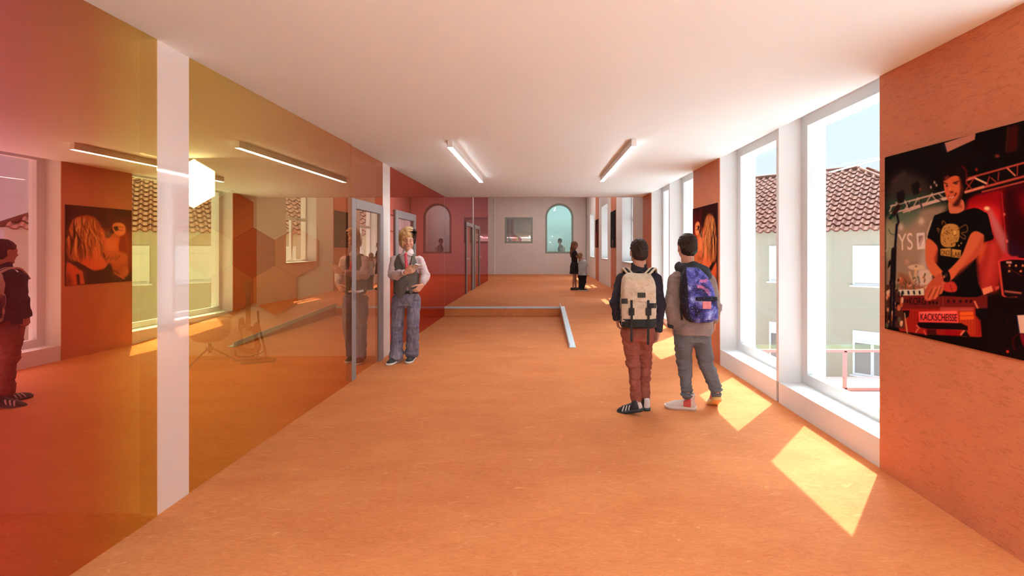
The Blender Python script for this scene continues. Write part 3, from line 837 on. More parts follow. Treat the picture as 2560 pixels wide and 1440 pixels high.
    P([(2242, 772), (2438, 772), (2452, 800), (2456, 842), (2440, 846), (2390, 845), (2330, 838), (2250, 828), (2242, 800)], (162, 30, 20), 1, 1)
    P([(2350, 775), (2435, 775), (2440, 800), (2440, 840), (2400, 842)], (196, 58, 26), .8, 4)
    for x in np.arange(2252, 2450, 7): Ln([(x, 776), (x + 1, 840)], 1.6, (116, 12, 12), .5, .8)
    P([(2400, 780), (2434, 779), (2436, 798), (2401, 800)], (236, 92, 30), .95, .8); Ln([(2402, 790), (2434, 789)], 2, (190, 40, 20), .9, .6)
    P([(2352, 768), (2438, 768), (2432, 778), (2352, 778)], (190, 74, 60), .7, 1)
    # white keys
    P([(2239, 724), (2290, 724), (2310, 720), (2312, 738), (2239, 739)], (214, 196, 166), 1, .7)
    for x in (2257, 2271, 2285, 2299): Ln([(x, 727), (x + 2, 736)], 4.5, (26, 20, 20), 1, .5)
    P([(2350, 727), (2384, 722), (2400, 730), (2398, 736), (2350, 737)], (206, 130, 96), 1, 1)
    for x in (2386, 2404, 2428): P([(x, 728), (x + 9, 728), (x + 9, 735), (x, 735)], ((230, 150, 110), (220, 120, 80), (222, 170, 50))[(x // 9) % 3], .9, .7)
    Ln([(2358, 738), (2359, 774)], 2.2, (150, 50, 40), .9, .6)
    T('KORG', (2274, 762), (42, 0), (0, -18), (26, 6, 6), 1, .45)
    E(2262, 752, 3, 4.5, (36, 8, 8), .9, .8); E(2269, 753, 2.5, 5, (36, 8, 8), .9, .8)
    for x in (2325, 2334, 2343, 2372, 2386, 2402, 2417, 2428): E(x, 757 - (x > 2360) * 4, 3, 4, (34, 8, 8), .95, .7)
    Ln([(2437, 752), (2446, 772)], 4.5, (226, 110, 76), 1, .6)
    P([(2440, 772), (2466, 770), (2472, 800), (2450, 800), (2440, 788)], (18, 8, 12), 1, 1)
    # corner, label, handle
    P([(2258, 776), (2275, 776), (2272, 792), (2262, 797), (2256, 790)], (28, 10, 12), 1, .8)
    P([(2297, 779), (2394, 776), (2397, 808), (2299, 806)], (236, 72, 60), 1, .6); P([(2300, 781), (2391, 779), (2393, 783), (2302, 785)], (250, 130, 104), .8, 1)
    T('KACKSCHEISSE', (2302, 801), (91, 2), (0.3, -17.5), (34, 4, 18), 1, .35)
    P([(2296, 806), (2310, 806), (2404, 808), (2420, 816), (2420, 826), (2398, 824), (2318, 822), (2300, 818), (2294, 812)], (20, 5, 8), 1, .8)
    P([(2318, 823), (2342, 824), (2342, 838), (2318, 835)], (70, 10, 12), 1, .8); P([(2362, 824), (2404, 826), (2402, 842), (2362, 840)], (150, 10, 14), 1, 1)
    P([(2320, 836), (2460, 844), (2470, 862), (2330, 846)], (14, 4, 5), 1, 1)
    Ln([(2402, 838), (2412, 826)], 5, (224, 120, 90), .9, .8); P([(2404, 840), (2416, 826), (2426, 842)], (22, 8, 8), 1, .8)
    Ln([(2310, 826), (2316, 838)], 4, (216, 80, 50), .9, 1); Ln([(2292, 812), (2300, 822)], 3, (226, 130, 90), .8, .8); Ln([(2296, 822), (2290, 832)], 3, (226, 130, 90), .8, .8)
    # microphone stand with clutter at the left edge
    P([(2216, 712), (2240, 712), (2262, 800), (2262, 822), (2216, 815)], (74, 36, 28), 1, 1.5)
    for k in range(40):
        x, y = rng.uniform(2217, 2258), rng.uniform(700, 814)
        E(x, y, rng.uniform(2, 4.5), rng.uniform(3, 8), ((222, 140, 96), (40, 14, 16), (196, 90, 50), (92, 92, 62), (232, 184, 140), (20, 8, 14))[k % 6], .85, .8)
    Ln([(2243, 560), (2237, 640), (2236, 720), (2235, 818)], 5.5, (14, 12, 24), 1, .6); Ln([(2243, 535), (2247, 555), (2243, 565)], 5, (20, 14, 20), 1, .7)
    Ln([(2232, 625), (2229, 700), (2226, 818)], 5, (26, 14, 16), 1, .8); P([(2230, 620), (2242, 616), (2240, 700), (2226, 705)], (24, 14, 16), .95, 1)
    Ln([(2250, 512), (2232, 540)], 11, (44, 22, 18), 1, .9); Ln([(2234, 536), (2224, 548)], 7, (16, 44, 36), 1, 1); Ln([(2242, 588), (2228, 584), (2222, 572)], 1.6, (50, 50, 54), .9, .5, True)
    P([(2222, 655), (2227, 648), (2229, 660), (2220, 672)], (16, 10, 14), 1, .8); Ln([(2262, 782), (2270, 840)], 3, (230, 180, 110), .8, .8)
    # the musician: shirt, arms, neck, head
    SK, SK2, SKD = (214, 96, 56), (186, 62, 40), (112, 24, 18)
    P([(2372, 528), (2404, 528), (2438, 520), (2462, 530), (2471, 538), (2481, 580), (2483, 598), (2452, 610), (2440, 640), (2444, 700), (2452, 740), (2370, 740), (2340, 735), (2352, 690), (2352, 640), (2345, 620), (2320, 598), (2334, 545), (2345, 536)], (14, 8, 8), 1, .8, True)
    P([(2334, 545), (2326, 570), (2318, 592), (2320, 598), (2316, 600), (2318, 580), (2328, 552)], (232, 190, 160), .7, 1)
    P([(2320, 596), (2345, 618), (2338, 650), (2352, 672), (2362, 684), (2352, 700), (2334, 690), (2318, 664), (2314, 630)], SK, 1, 1, True)
    P([(2340, 626), (2346, 624), (2344, 660), (2334, 650)], SK2, .8, 2)
    P([(2427, 586), (2440, 578), (2456, 584), (2461, 592), (2456, 618), (2440, 645), (2405, 672), (2380, 700), (2360, 706), (2354, 692), (2380, 668), (2404, 640), (2416, 612)], SK, 1, 1, True)
    P([(2456, 592), (2460, 604), (2440, 645), (2400, 684), (2385, 696), (2420, 650), (2444, 616)], SK2, .8, 2.5, True)
    # hands
    P([(2330, 700), (2352, 684), (2368, 692), (2370, 704), (2358, 726), (2344, 742), (2322, 752), (2312, 745), (2316, 722)], (190, 74, 48), 1, 1, True)
    for a, b, cc in (((2330, 712), (2314, 747), (196, 84, 54)), ((2340, 716), (2323, 750), (212, 98, 62)), ((2352, 714), (2337, 748), (220, 104, 66)), ((2360, 706), (2352, 735), (206, 90, 58))):
        Ln([a, ((a[0] + b[0]) / 2 + 2, (a[1] + b[1]) / 2), b], [7.5, 7.5, 4.5], cc, 1, .6, True)
    for a, b in (((2331, 722), (2321, 744)), ((2343, 722), (2332, 744)), ((2354, 716), (2346, 738))): Ln([a, b], 2, (96, 24, 18), .8, .7)
    P([(2366, 706), (2384, 704), (2394, 718), (2388, 730), (2364, 728), (2360, 716)], (200, 50, 36), 1, 1, True); Ln([(2376, 712), (2382, 728)], 2, (110, 14, 14), .8, .8)
    P([(2356, 680), (2370, 676), (2377, 692), (2374, 704), (2362, 704), (2358, 692)], (22, 12, 14), 1, .8, True); E(2366, 688, 4, 5, (70, 50, 50), .8, 1); E(2361, 692, 2.5, 4, (226, 110, 84), .8, .8)
    P([(2374, 500), (2406, 498), (2412, 522), (2400, 532), (2386, 534), (2374, 530)], (210, 104, 66), 1, .8, True); P([(2384, 512), (2402, 508), (2408, 520), (2394, 518)], (150, 50, 34), .7, 2)
    P([(2359, 436), (2362, 424), (2380, 414), (2400, 418), (2410, 440), (2409, 470), (2404, 494), (2394, 510), (2380, 511), (2368, 496), (2361, 470)], (212, 92, 52), 1, .7, True)
    P([(2398, 430), (2410, 440), (2409, 480), (2398, 512), (2382, 514), (2396, 494), (2402, 470)], (52, 10, 10), .9, 2, True)
    P([(2358, 448), (2358, 426), (2372, 410), (2394, 408), (2412, 418), (2416, 446), (2410, 470), (2405, 452), (2398, 441), (2384, 440), (2372, 446), (2362, 452)], (24, 8, 6), 1, .8, True)
    P([(2360, 444), (2372, 438), (2376, 444), (2364, 452)], (140, 44, 28), .7, 1.2)
    Ln([(2406, 414), (2416, 428), (2418, 460)], 3, (150, 16, 26), .8, 1.2, True); Ln([(2360, 456), (2370, 461)], 3, (66, 20, 14), .8, .8); Ln([(2383, 458), (2398, 453)], 3.2, (60, 16, 12), .9, .8)
    E(2368, 465, 3, 2.2, (50, 18, 14), .9, .8); E(2391, 459, 4.5, 2.2, (60, 18, 16), .85, .8)
    P([(2376, 464), (2380, 478), (2374, 480), (2374, 470)], (232, 124, 76), .7, 1); E(2380, 480, 5, 2.6, (80, 20, 14), .85, 1); Ln([(2371, 490), (2380, 494), (2388, 489), (2392, 482)], 3.4, (110, 24, 20), .9, .8, True); Ln([(2373, 492), (2380, 494.5), (2386, 491)], 3, (238, 170, 140), .95, .6)
    Ln([(2391, 486), (2390, 482)], 3, (70, 16, 14), .8, .8); E(2390, 470, 7, 7, (226, 104, 62), .5, 3)
    # shirt print
    GO = (196, 134, 62)
    P([(2356, 572), (2364, 562), (2380, 559), (2396, 565), (2400, 585), (2396, 604), (2390, 606), (2388, 616), (2366, 618), (2354, 610), (2352, 590)], GO, .95, .8, True)
    for k in range(40):
        x, y = rng.uniform(2356, 2396), rng.uniform(566, 612); Ln([(x, y), (x + rng.uniform(-6, 6), y + rng.uniform(-6, 6))], 1.6, (96, 54, 22), .8, .4)
    E(2388, 582, 4, 5, (232, 176, 92), .9, .7)
    for pts in ([(2352, 576), (2344, 570), (2348, 582)], [(2368, 562), (2358, 552), (2356, 562)], [(2398, 572), (2416, 562), (2419, 578), (2404, 582)], [(2400, 590), (2412, 598), (2414, 590), (2404, 584)]):
        Ln(pts, 2.2, (150, 92, 44), .95, .5, True)
    P([(2352, 622), (2378, 620), (2378, 642), (2352, 638)], GO, 1, .6); P([(2380, 622), (2404, 625), (2402, 645), (2380, 643)], GO, 1, .6)
    T('ONCE', (2354, 637), (22, 1.5), (0, -12), (60, 28, 10), 1, .4); T('LAB', (2382, 641), (19, 1.5), (0, -12), (60, 28, 10), 1, .4)
    for x, y in ((2404, 608), (2398, 614)): E(x, y, 2, 2.6, GO, .9, .6)
    c.soften(1.0); c.grain(2.0)
    # unroll the perspective of the drawing onto the flat sheet
    W_, H_ = 1000, 1290
    Yl, Yr, z0, z1 = 3.035, 2.15, 0.969, 2.109
    xf = XR - 0.024
    u = (np.arange(W_) + .5) / W_; vv = (np.arange(H_) + .5) / H_
    Yd = Yl + (Yr - Yl) * u
    px = 1352 + F_PX * xf / Yd
    py = 622 - F_PX * ((z1 - (z1 - z0) * vv)[:, None] - 1.5) / Yd[None, :]
    gx = np.clip((px - c.x0) * c.s - .5, 0, c.w - 2)[None, :] + 0 * py; gy = np.clip((py - c.y0) * c.s - .5, 0, c.h - 2)
    ax, ay = gx.astype(int), gy.astype(int); fx, fy = (gx - ax)[..., None], (gy - ay)[..., None]
    A = c.a
    out = (A[ay, ax] * (1 - fx) + A[ay, ax + 1] * fx) * (1 - fy) + (A[ay + 1, ax] * (1 - fx) + A[ay + 1, ax + 1] * fx) * fy
    return to_image('concert_print', out)

poster('big concert poster of a smiling musician playing a keyboard, on the orange stucco', 3.035, 2.15, 0.969, 2.109, paint_concert())

def paint_singer():
    # sheet coordinates 0..100 across, 0..120 down, drawn the way it reads on the wall
    c = Canvas(0, 0, 100, 120, 7, (44, 8, 10))
    P, Ln, E = c.poly, c.line, c.ell
    P([(0, 0), (100, 0), (100, 40), (60, 26), (20, 30), (0, 40)], (46, 14, 12), 1, 4)
    P([(0, 10), (20, 12), (26, 40), (14, 60), (0, 60)], (116, 14, 20), .9, 7); P([(34, 4), (40, 4), (34, 30), (28, 30)], (150, 20, 30), .7, 4)
    P([(10, 40), (50, 36), (52, 84), (30, 100), (0, 100), (0, 60)], (230, 98, 50), 1, 6)
    P([(26, 46), (48, 44), (48, 70), (26, 76)], (244, 138, 80), .8, 6); P([(0, 40), (6, 36), (9, 100), (0, 110)], (150, 36, 22), .9, 4); Ln([(4, 30), (4, 112)], 1.2, (60, 14, 14), .8, .8)
    # far forearm and hand with the microphone
    P([(10, 46), (18, 42), (22, 66), (13, 80), (7, 76)], (150, 40, 26), 1, 1.2, True)
    P([(12, 26), (22, 22), (31, 25), (32, 34), (27, 42), (18, 44), (11, 38)], (244, 140, 84), 1, .8, True)
    P([(25, 28), (31, 30), (27, 37), (22, 34)], (34, 10, 12), 1, .6); Ln([(14, 30), (24, 29)], 1.4, (150, 50, 30), .8, .5); Ln([(13, 35), (22, 35)], 1.4, (160, 54, 32), .8, .5)
    Ln([(31, 36), (37, 41)], 6, (38, 14, 16), 1, .5); E(40, 42.5, 6, 5.6, (112, 74, 60), 1, .7); E(39, 41, 2.6, 2.4, (160, 110, 90), .7, .8)
    # second arm with a tattooed forearm, stuffed shape below
    P([(8, 76), (20, 70), (46, 68), (52, 76), (46, 84), (26, 92), (10, 86)], (214, 104, 58), 1, 1, True)
    for k in range(14):
        a = 20 + k * 1.9; Ln([(a, 76 + (k % 3) * 3), (a + 3, 80 + (k % 4) * 2)], .9, (96, 40, 24), .8, .4)
    P([(46, 72), (52, 70), (52, 78), (44, 94), (40, 92)], (40, 14, 14), 1, .7)
    E(26, 96, 6, 5, (224, 120, 66), 1, 1); E(14, 104, 9, 9, (226, 122, 70), 1, 1.2); P([(10, 92), (34, 90), (32, 110), (12, 116)], (140, 40, 26), .5, 4); Ln([(30, 104), (22, 110), (12, 116)], 2.4, (226, 122, 70), .9, .6, True)
    # face in profile, hair thrown forward, chest and black top
    P([(44, 40), (52, 30), (66, 30), (68, 60), (62, 72), (52, 66), (48, 60), (42, 58), (46, 52)], (220, 92, 52), 1, 1.2, True)
    P([(48, 56), (56, 54), (58, 64), (48, 65)], (140, 30, 26), .7, 2)
    P([(54, 66), (72, 62), (84, 84), (78, 96), (60, 100), (46, 98), (38, 94), (46, 78)], (232, 104, 58), 1, 1.5, True)
    P([(80, 78), (98, 84), (100, 120), (84, 120), (78, 100)], (222, 90, 48), 1, 1.2, True); P([(98, 100), (100, 96), (100, 120), (90, 120)], (70, 18, 16), .9, 3)
    P([(92, 76), (80, 88), (60, 101), (46, 99), (37, 88), (33, 96), (36, 120), (72, 120), (76, 104), (86, 92), (98, 84)], (28, 10, 12), 1, .8)
    P([(74, 100), (82, 96), (84, 120), (72, 120)], (212, 92, 50), 1, 1); Ln([(76, 98), (73, 120)], 1.6, (20, 6, 8), 1, .5); P([(82, 104), (86, 104), (84, 120), (81, 120)], (20, 8, 8), 1, .8)
    rng = np.random.default_rng(9)
    P([(50, 30), (60, 16), (74, 14), (88, 20), (97, 40), (98, 74), (90, 84), (74, 80), (66, 70), (68, 50), (58, 36)], (176, 86, 40), 1, 1.5, True)
    for k in range(120):
        t = rng.uniform(0, 1)
        x0, y0 = 56 + 36 * t, 14 + 14 * abs(t - .4) + rng.uniform(-2, 8)
        x1 = x0 + rng.uniform(-10, 10) - 4; y1 = y0 + rng.uniform(30, 68)
        cc = ((238, 150, 78), (206, 104, 50), (150, 66, 30), (250, 176, 104), (92, 34, 18))[k % 5]
        Ln([(x0, y0), (x0 + rng.uniform(-5, 5), (2 * y0 + y1) / 3), (x1 + rng.uniform(-4, 6), (y0 + 2 * y1) / 3), (x1, y1)], [.5, 1.8, 1.8, .4], cc, .75, .4, True)
    for a, b in (((90, 24), (92, 60)), ((86, 40), (84, 66)), ((96, 40), (94, 74))): Ln([a, ((a[0] + b[0]) / 2 - 3, (a[1] + b[1]) / 2), b], [1, 3, 1], (34, 10, 10), .9, .6, True)
    c.soften(1); c.grain(1.5)
    return to_image('singer_print', c.a)
poster('orange red poster of a long haired singer, behind the boy with the galaxy backpack', 6.87, 5.93, 1.0, 2.10, paint_singer())

def paint_dark(red):
    c = Canvas(0, 0, 100, 120, 4, (18, 10, 14)); rng = np.random.default_rng(3 + red)
    for k in range(90):
        x, y = rng.uniform(5, 95), rng.uniform(10, 118); l = rng.uniform(4, 30)
        cc = ((46, 30, 40), (30, 26, 44), (70, 44, 46), (24, 14, 16))[k % 4] if not red else ((120, 20, 16), (60, 30, 20), (170, 50, 26), (34, 10, 10))[k % 4]
        c.line([(x, y), (x + rng.uniform(-2, 2), y + l)], rng.uniform(.8, 3), cc, .7, .8)
    for k in range(40 if not red else 24):
        x, y = rng.normal(45, 16), rng.uniform(50, 112)
        c.ell(x, y, rng.uniform(.6, 2), rng.uniform(.8, 3), (190, 150, 160) if not red else (236, 96, 40), .7, .4)
    c.line([(34, 118), (42, 98), (50, 98), (58, 118)], 4, (206, 140, 130) if not red else (230, 120, 60), .8, .8, True)
    if red:
        c.poly([(60, 10), (92, 20), (90, 80), (64, 70)], (150, 22, 14), .7, 8); c.poly([(20, 60), (60, 50), (66, 110), (24, 112)], (206, 66, 24), .6, 9)
    c.soften(1)
    return to_image('stage_print', c.a)
poster('dark stage poster with pale specks, on the rust strip between two far windows', 14.98, 14.02, 1.54, 2.70, paint_dark(0))
poster('dark red poster farthest down the window wall', 19.18, 18.22, 1.55, 2.70, paint_dark(1))
# ------------------------------------------------------------------ things in the room behind the yellow glass
HX = [('dark red', (0.40, 0.06, 0.03)), ('rust', (0.55, 0.15, 0.07)), ('pale grey', (0.78, 0.70, 0.68)), ('orange', (0.68, 0.25, 0.09)), ('tan', (0.66, 0.40, 0.25))]
M_hex = {n: noisy('felt_' + n.replace(' ', '_'), c_, tuple(x * .93 for x in c_), 8, 0.9) for n, c_ in HX}
def hexa(px, py, colname, label, yw=6.37, side=0.349, t=0.03, m=None):
    k = 6.35 / F_PX
    cx, cz = (px - 1352) * k, 1.5 - (py - 622) * k
    bm = bmesh.new()
    g = side - 0.004
    lo = [bm.verts.new((cx + g * math.sin(PI / 3 * i), yw - t - .002, cz + g * math.cos(PI / 3 * i))) for i in range(6)]
    hi = [bm.verts.new((cx + g * math.sin(PI / 3 * i), yw - .002, cz + g * math.cos(PI / 3 * i))) for i in range(6)]
    bm.faces.new(lo[::-1]); bm.faces.new(hi)
    for i in range(6): bm.faces.new((lo[i], lo[(i + 1) % 6], hi[(i + 1) % 6], hi[i]))
    bmesh.ops.recalc_face_normals(bm, faces=bm.faces[:])
    return tag(from_bm('felt_hexagon', bm, m or M_hex[colname]), label, 'wall panel', 'hexagon panels behind the yellow glass')
hexa(580, 538, 'rust', 'rust hexagon panel beside the pale hexagon, upper row, seen through yellow glass')
hexa(688.3, 538, 'pale grey', 'pale grey hexagon panel under the ceiling, seen through yellow glass')
hexa(634.2, 631.75, 'dark red', 'dark red hexagon panel left of the orange one, middle row')
hexa(742.5, 631.75, 'orange', 'orange hexagon panel below and right of the pale grey one')
hexa(580, 725.5, 'rust', 'rust hexagon panel above the drum, bottom row')
hexa(688.3, 725.5, 'orange', 'orange hexagon panel behind the guitar neck, bottom row')
hexa(525.9, 631.75, 'tan', 'tan hexagon panel at the left end of the middle row')
# a bright white hexagonal light under the ceiling
M_hexlight = mat('white_hexagon_light', (0.9, 0.9, 0.9), 0.5, 0.2, emit=(1.0, 0.97, 0.92), estr=5.0)
o = empty('hexagon_lamp', (0, 0, 0), 0, 'bright white hexagonal lamp hanging beyond the near white post', 'lamp')
def hexlamp():
    yq = 5.9; k = yq / F_PX; cx = (484 - 1352) * k; cz = 2.325; s_ = 0.318
    bm = bmesh.new()
    pts = [(cx + s_ * math.sin(PI / 3 * i), cz + s_ * math.cos(PI / 3 * i)) for i in range(6)]
    a = [bm.verts.new((x, yq, z + .02)) for x, z in pts]; b = [bm.verts.new((x, yq + .05, z + .02)) for x, z in pts]
    bm.faces.new(a[::-1]); bm.faces.new(b)
    for i in range(6): bm.faces.new((a[i], a[(i + 1) % 6], b[(i + 1) % 6], b[i]))
    bmesh.ops.recalc_face_normals(bm, faces=bm.faces[:])
    bm.faces.ensure_lookup_table()
    for f_ in bm.faces: f_.material_index = 0 if f_.normal.y < -.5 else 1
    from_bm('diffuser', bm, [M_hexlight, M_lampbody], o)
    box('hanger', cx - .02, cx + .02, yq + .02, yq + .03, cz + s_ * .9, ZC + .005, M_lampbody, o)
hexlamp()

# electric guitar on a floor stand
M_gbody = mat('sunburst_wood', (0.20, 0.07, 0.03), 0.25, 0.5); M_gneck = mat('maple_neck', (0.36, 0.20, 0.10), 0.4, 0.4)
M_black = mat('black_metal', (0.02, 0.02, 0.022), 0.4, 0.4); M_gpick = mat('pickguard', (0.45, 0.34, 0.28), 0.4, 0.4)
M_chrome = mat('chrome', (0.7, 0.7, 0.7), 0.2, 0.5, 1.0)
M_drum = mat('drum_shell', (0.34, 0.13, 0.06), 0.3, 0.5); M_skin_d = mat('drum_head', (0.62, 0.50, 0.42), 0.6)
g = empty('electric_guitar', (-3.86, 6.02, 0.02), 0, 'electric guitar leaning on a floor stand behind the yellow glass', 'guitar')
half = [(0, 0), (.06, .004), (.115, .03), (.14, .08), (.145, .13), (.125, .19), (.10, .235), (.102, .27), (.125, .32), (.128, .37), (.105, .43), (.085, .44), (.07, .41), (.055, .385), (.035, .375)]
halfl = [(-x, z) for x, z in [(.035, .37), (.055, .38), (.072, .42), (.085, .47), (.10, .49), (.12, .475), (.13, .42), (.125, .34), (.10, .27), (.10, .235), (.125, .19), (.148, .13), (.14, .07), (.11, .025), (.06, .004)]]
TL = Matrix.Translation((0, 0, 0.09)) @ Matrix.Rotation(math.radians(9), 4, 'X') @ Matrix.Rotation(math.radians(6), 4, 'Y')
def flat(name, pts, t, y, m, parent, smooth=True):
    bm = bmesh.new(); p = spline(pts, 4, True) if smooth else pts
    a = [bm.verts.new((q[0], y, q[1])) for q in p]; b = [bm.verts.new((q[0], y + t, q[1])) for q in p]
    bm.faces.new(a); bm.faces.new(b[::-1])
    for i in range(len(p)): bm.faces.new((a[i], b[i], b[(i + 1) % len(p)], a[(i + 1) % len(p)]))
    bmesh.ops.recalc_face_normals(bm, faces=bm.faces[:])
    bmesh.ops.transform(bm, matrix=TL, verts=bm.verts[:])
    return from_bm(name, bm, m, parent)
flat('body', half + halfl, 0.045, -0.02, M_gbody, g)
flat('neck', [(-.026, .33), (.026, .33), (.021, .80), (-.021, .80)], 0.025, -0.035, M_gneck, g, False)
flat('headstock', [(-.021, .80), (.021, .80), (.035, .83), (.03, .98), (-.03, 1.0), (-.045, .93), (-.04, .84)], 0.018, -0.03, M_gneck, g, False)
flat('pickguard', [(-.05, .10), (.06, .09), (.09, .16), (.06, .30), (-.02, .36), (-.07, .34), (-.06, .2)], 0.004, -0.0245, M_gpick, g)
flat('bridge', [(-.035, .10), (.035, .10), (.035, .13), (-.035, .13)], 0.012, -0.037, M_chrome, g, False)
bm = bmesh.new()
for k in range(6):
    a = TL @ Vector((-.016 + k * .0064, -.040, .115)); b = TL @ Vector((-.014 + k * .0056, -.038, .82)); tube_bm(bm, [a, b], .0007, 4)
from_bm('strings', bm, M_chrome, g)
for k in range(3):
    for s in (-1, 1):
        q = TL @ Vector((s * .038, -.022, .85 + k * .045)); r_ = TL @ Vector((s * .06, -.022, .85 + k * .045)); tube('tuning_peg', [q, r_], .006, M_chrome, g, 6)
st = empty('guitar_stand', (-3.86, 6.02, 0), 0, 'black floor stand under the guitar behind the yellow glass', 'stand')
bm = bmesh.new()
tube_bm(bm, [(.13, .17, .02), (.11, .14, .2), (.05, .13, .48), (.03, .14, .66)], .013, 8)
from_bm('upright', bm, M_black, st)
bm = bmesh.new(); tube_bm(bm, [(-.22, .02, .014), (.02, .10, .014), (.13, .17, .02)], .014, 8); from_bm('leg', bm, M_black, st)
bm = bmesh.new(); tube_bm(bm, [(-.02, -.13, .014), (.34, .0, .014), (.30, .10, .016), (.13, .17, .02)], .014, 8); from_bm('leg', bm, M_black, st)
bm = bmesh.new()
tube_bm(bm, [(-.15, -.05, .17), (-.14, -.045, .10), (-.11, -.03, .075), (.0, .0, .072), (.11, -.03, .075), (.15, -.05, .10), (.16, -.055, .17)], .009, 8)
tube_bm(bm, [(0, 0, .072), (.08, .10, .09), (.118, .15, .12)], .009, 8)
from_bm('cradle', bm, M_black, st)

# round kettle drum on a tripod
d = empty('kettle_drum', (-4.36, 6.0, 0), 0, 'round bowl shaped drum on a tripod beside the guitar, behind the yellow glass', 'drum')
lathe('shell', [(.03, .27), (.10, .275), (.17, .30), (.215, .35), (.232, .42), (.235, .50), (.232, .56)], M_drum, d)
lathe('rim', [(.236, .555), (.242, .557), (.242, .575), (.236, .577), (.22, .574)], M_chrome, d)
lathe('drum_head', [(.0, .571), (.232, .571), (.232, .574), (.0, .576)], M_skin_d, d)
tube('stem', [(0, 0, .13), (0, 0, .28)], .02, M_black, d); lathe('hub', [(.03, .16), (.05, .17), (.05, .20), (.03, .21)], M_black, d, 12)
for a in (0.35, 2.75, 4.5):
    tube('leg', [(.03 * math.cos(a), .03 * math.sin(a), .185), (.15 * math.cos(a), .15 * math.sin(a), .11), (.29 * math.cos(a), .29 * math.sin(a), .012)], .010, M_black, d, 8)
# ------------------------------------------------------------------ soft solids: blended distance fields turned into one surface
f32 = np.float32
def vnoise(X, Y, Z, seed=0):
    """smooth value noise 0..1 on broadcastable coordinate arrays"""
    def h(i, j, k):
        n = (i * 73856093) ^ (j * 19349663) ^ (k * 83492791) ^ (seed * 2654435)
        n = (n << 13) ^ n
        n = (n * (n * n * 15731 + 789221) + 1376312589) & 0x7fffffff
        return (n / 2147483647.0).astype(f32)
    i, j, k = (np.floor(a).astype(np.int64) for a in (X, Y, Z))
    u, v, w = ((a - np.floor(a)).astype(f32) for a in (X, Y, Z))
    u, v, w = (a * a * (3 - 2 * a) for a in (u, v, w))
    r = 0
    for a, wa in ((0, 1 - u), (1, u)):
        for b, wb in ((0, 1 - v), (1, v)):
            for c, wc in ((0, 1 - w), (1, w)):
                r = r + h(i + a, j + b, k + c) * (wa * wb * wc)
    return r

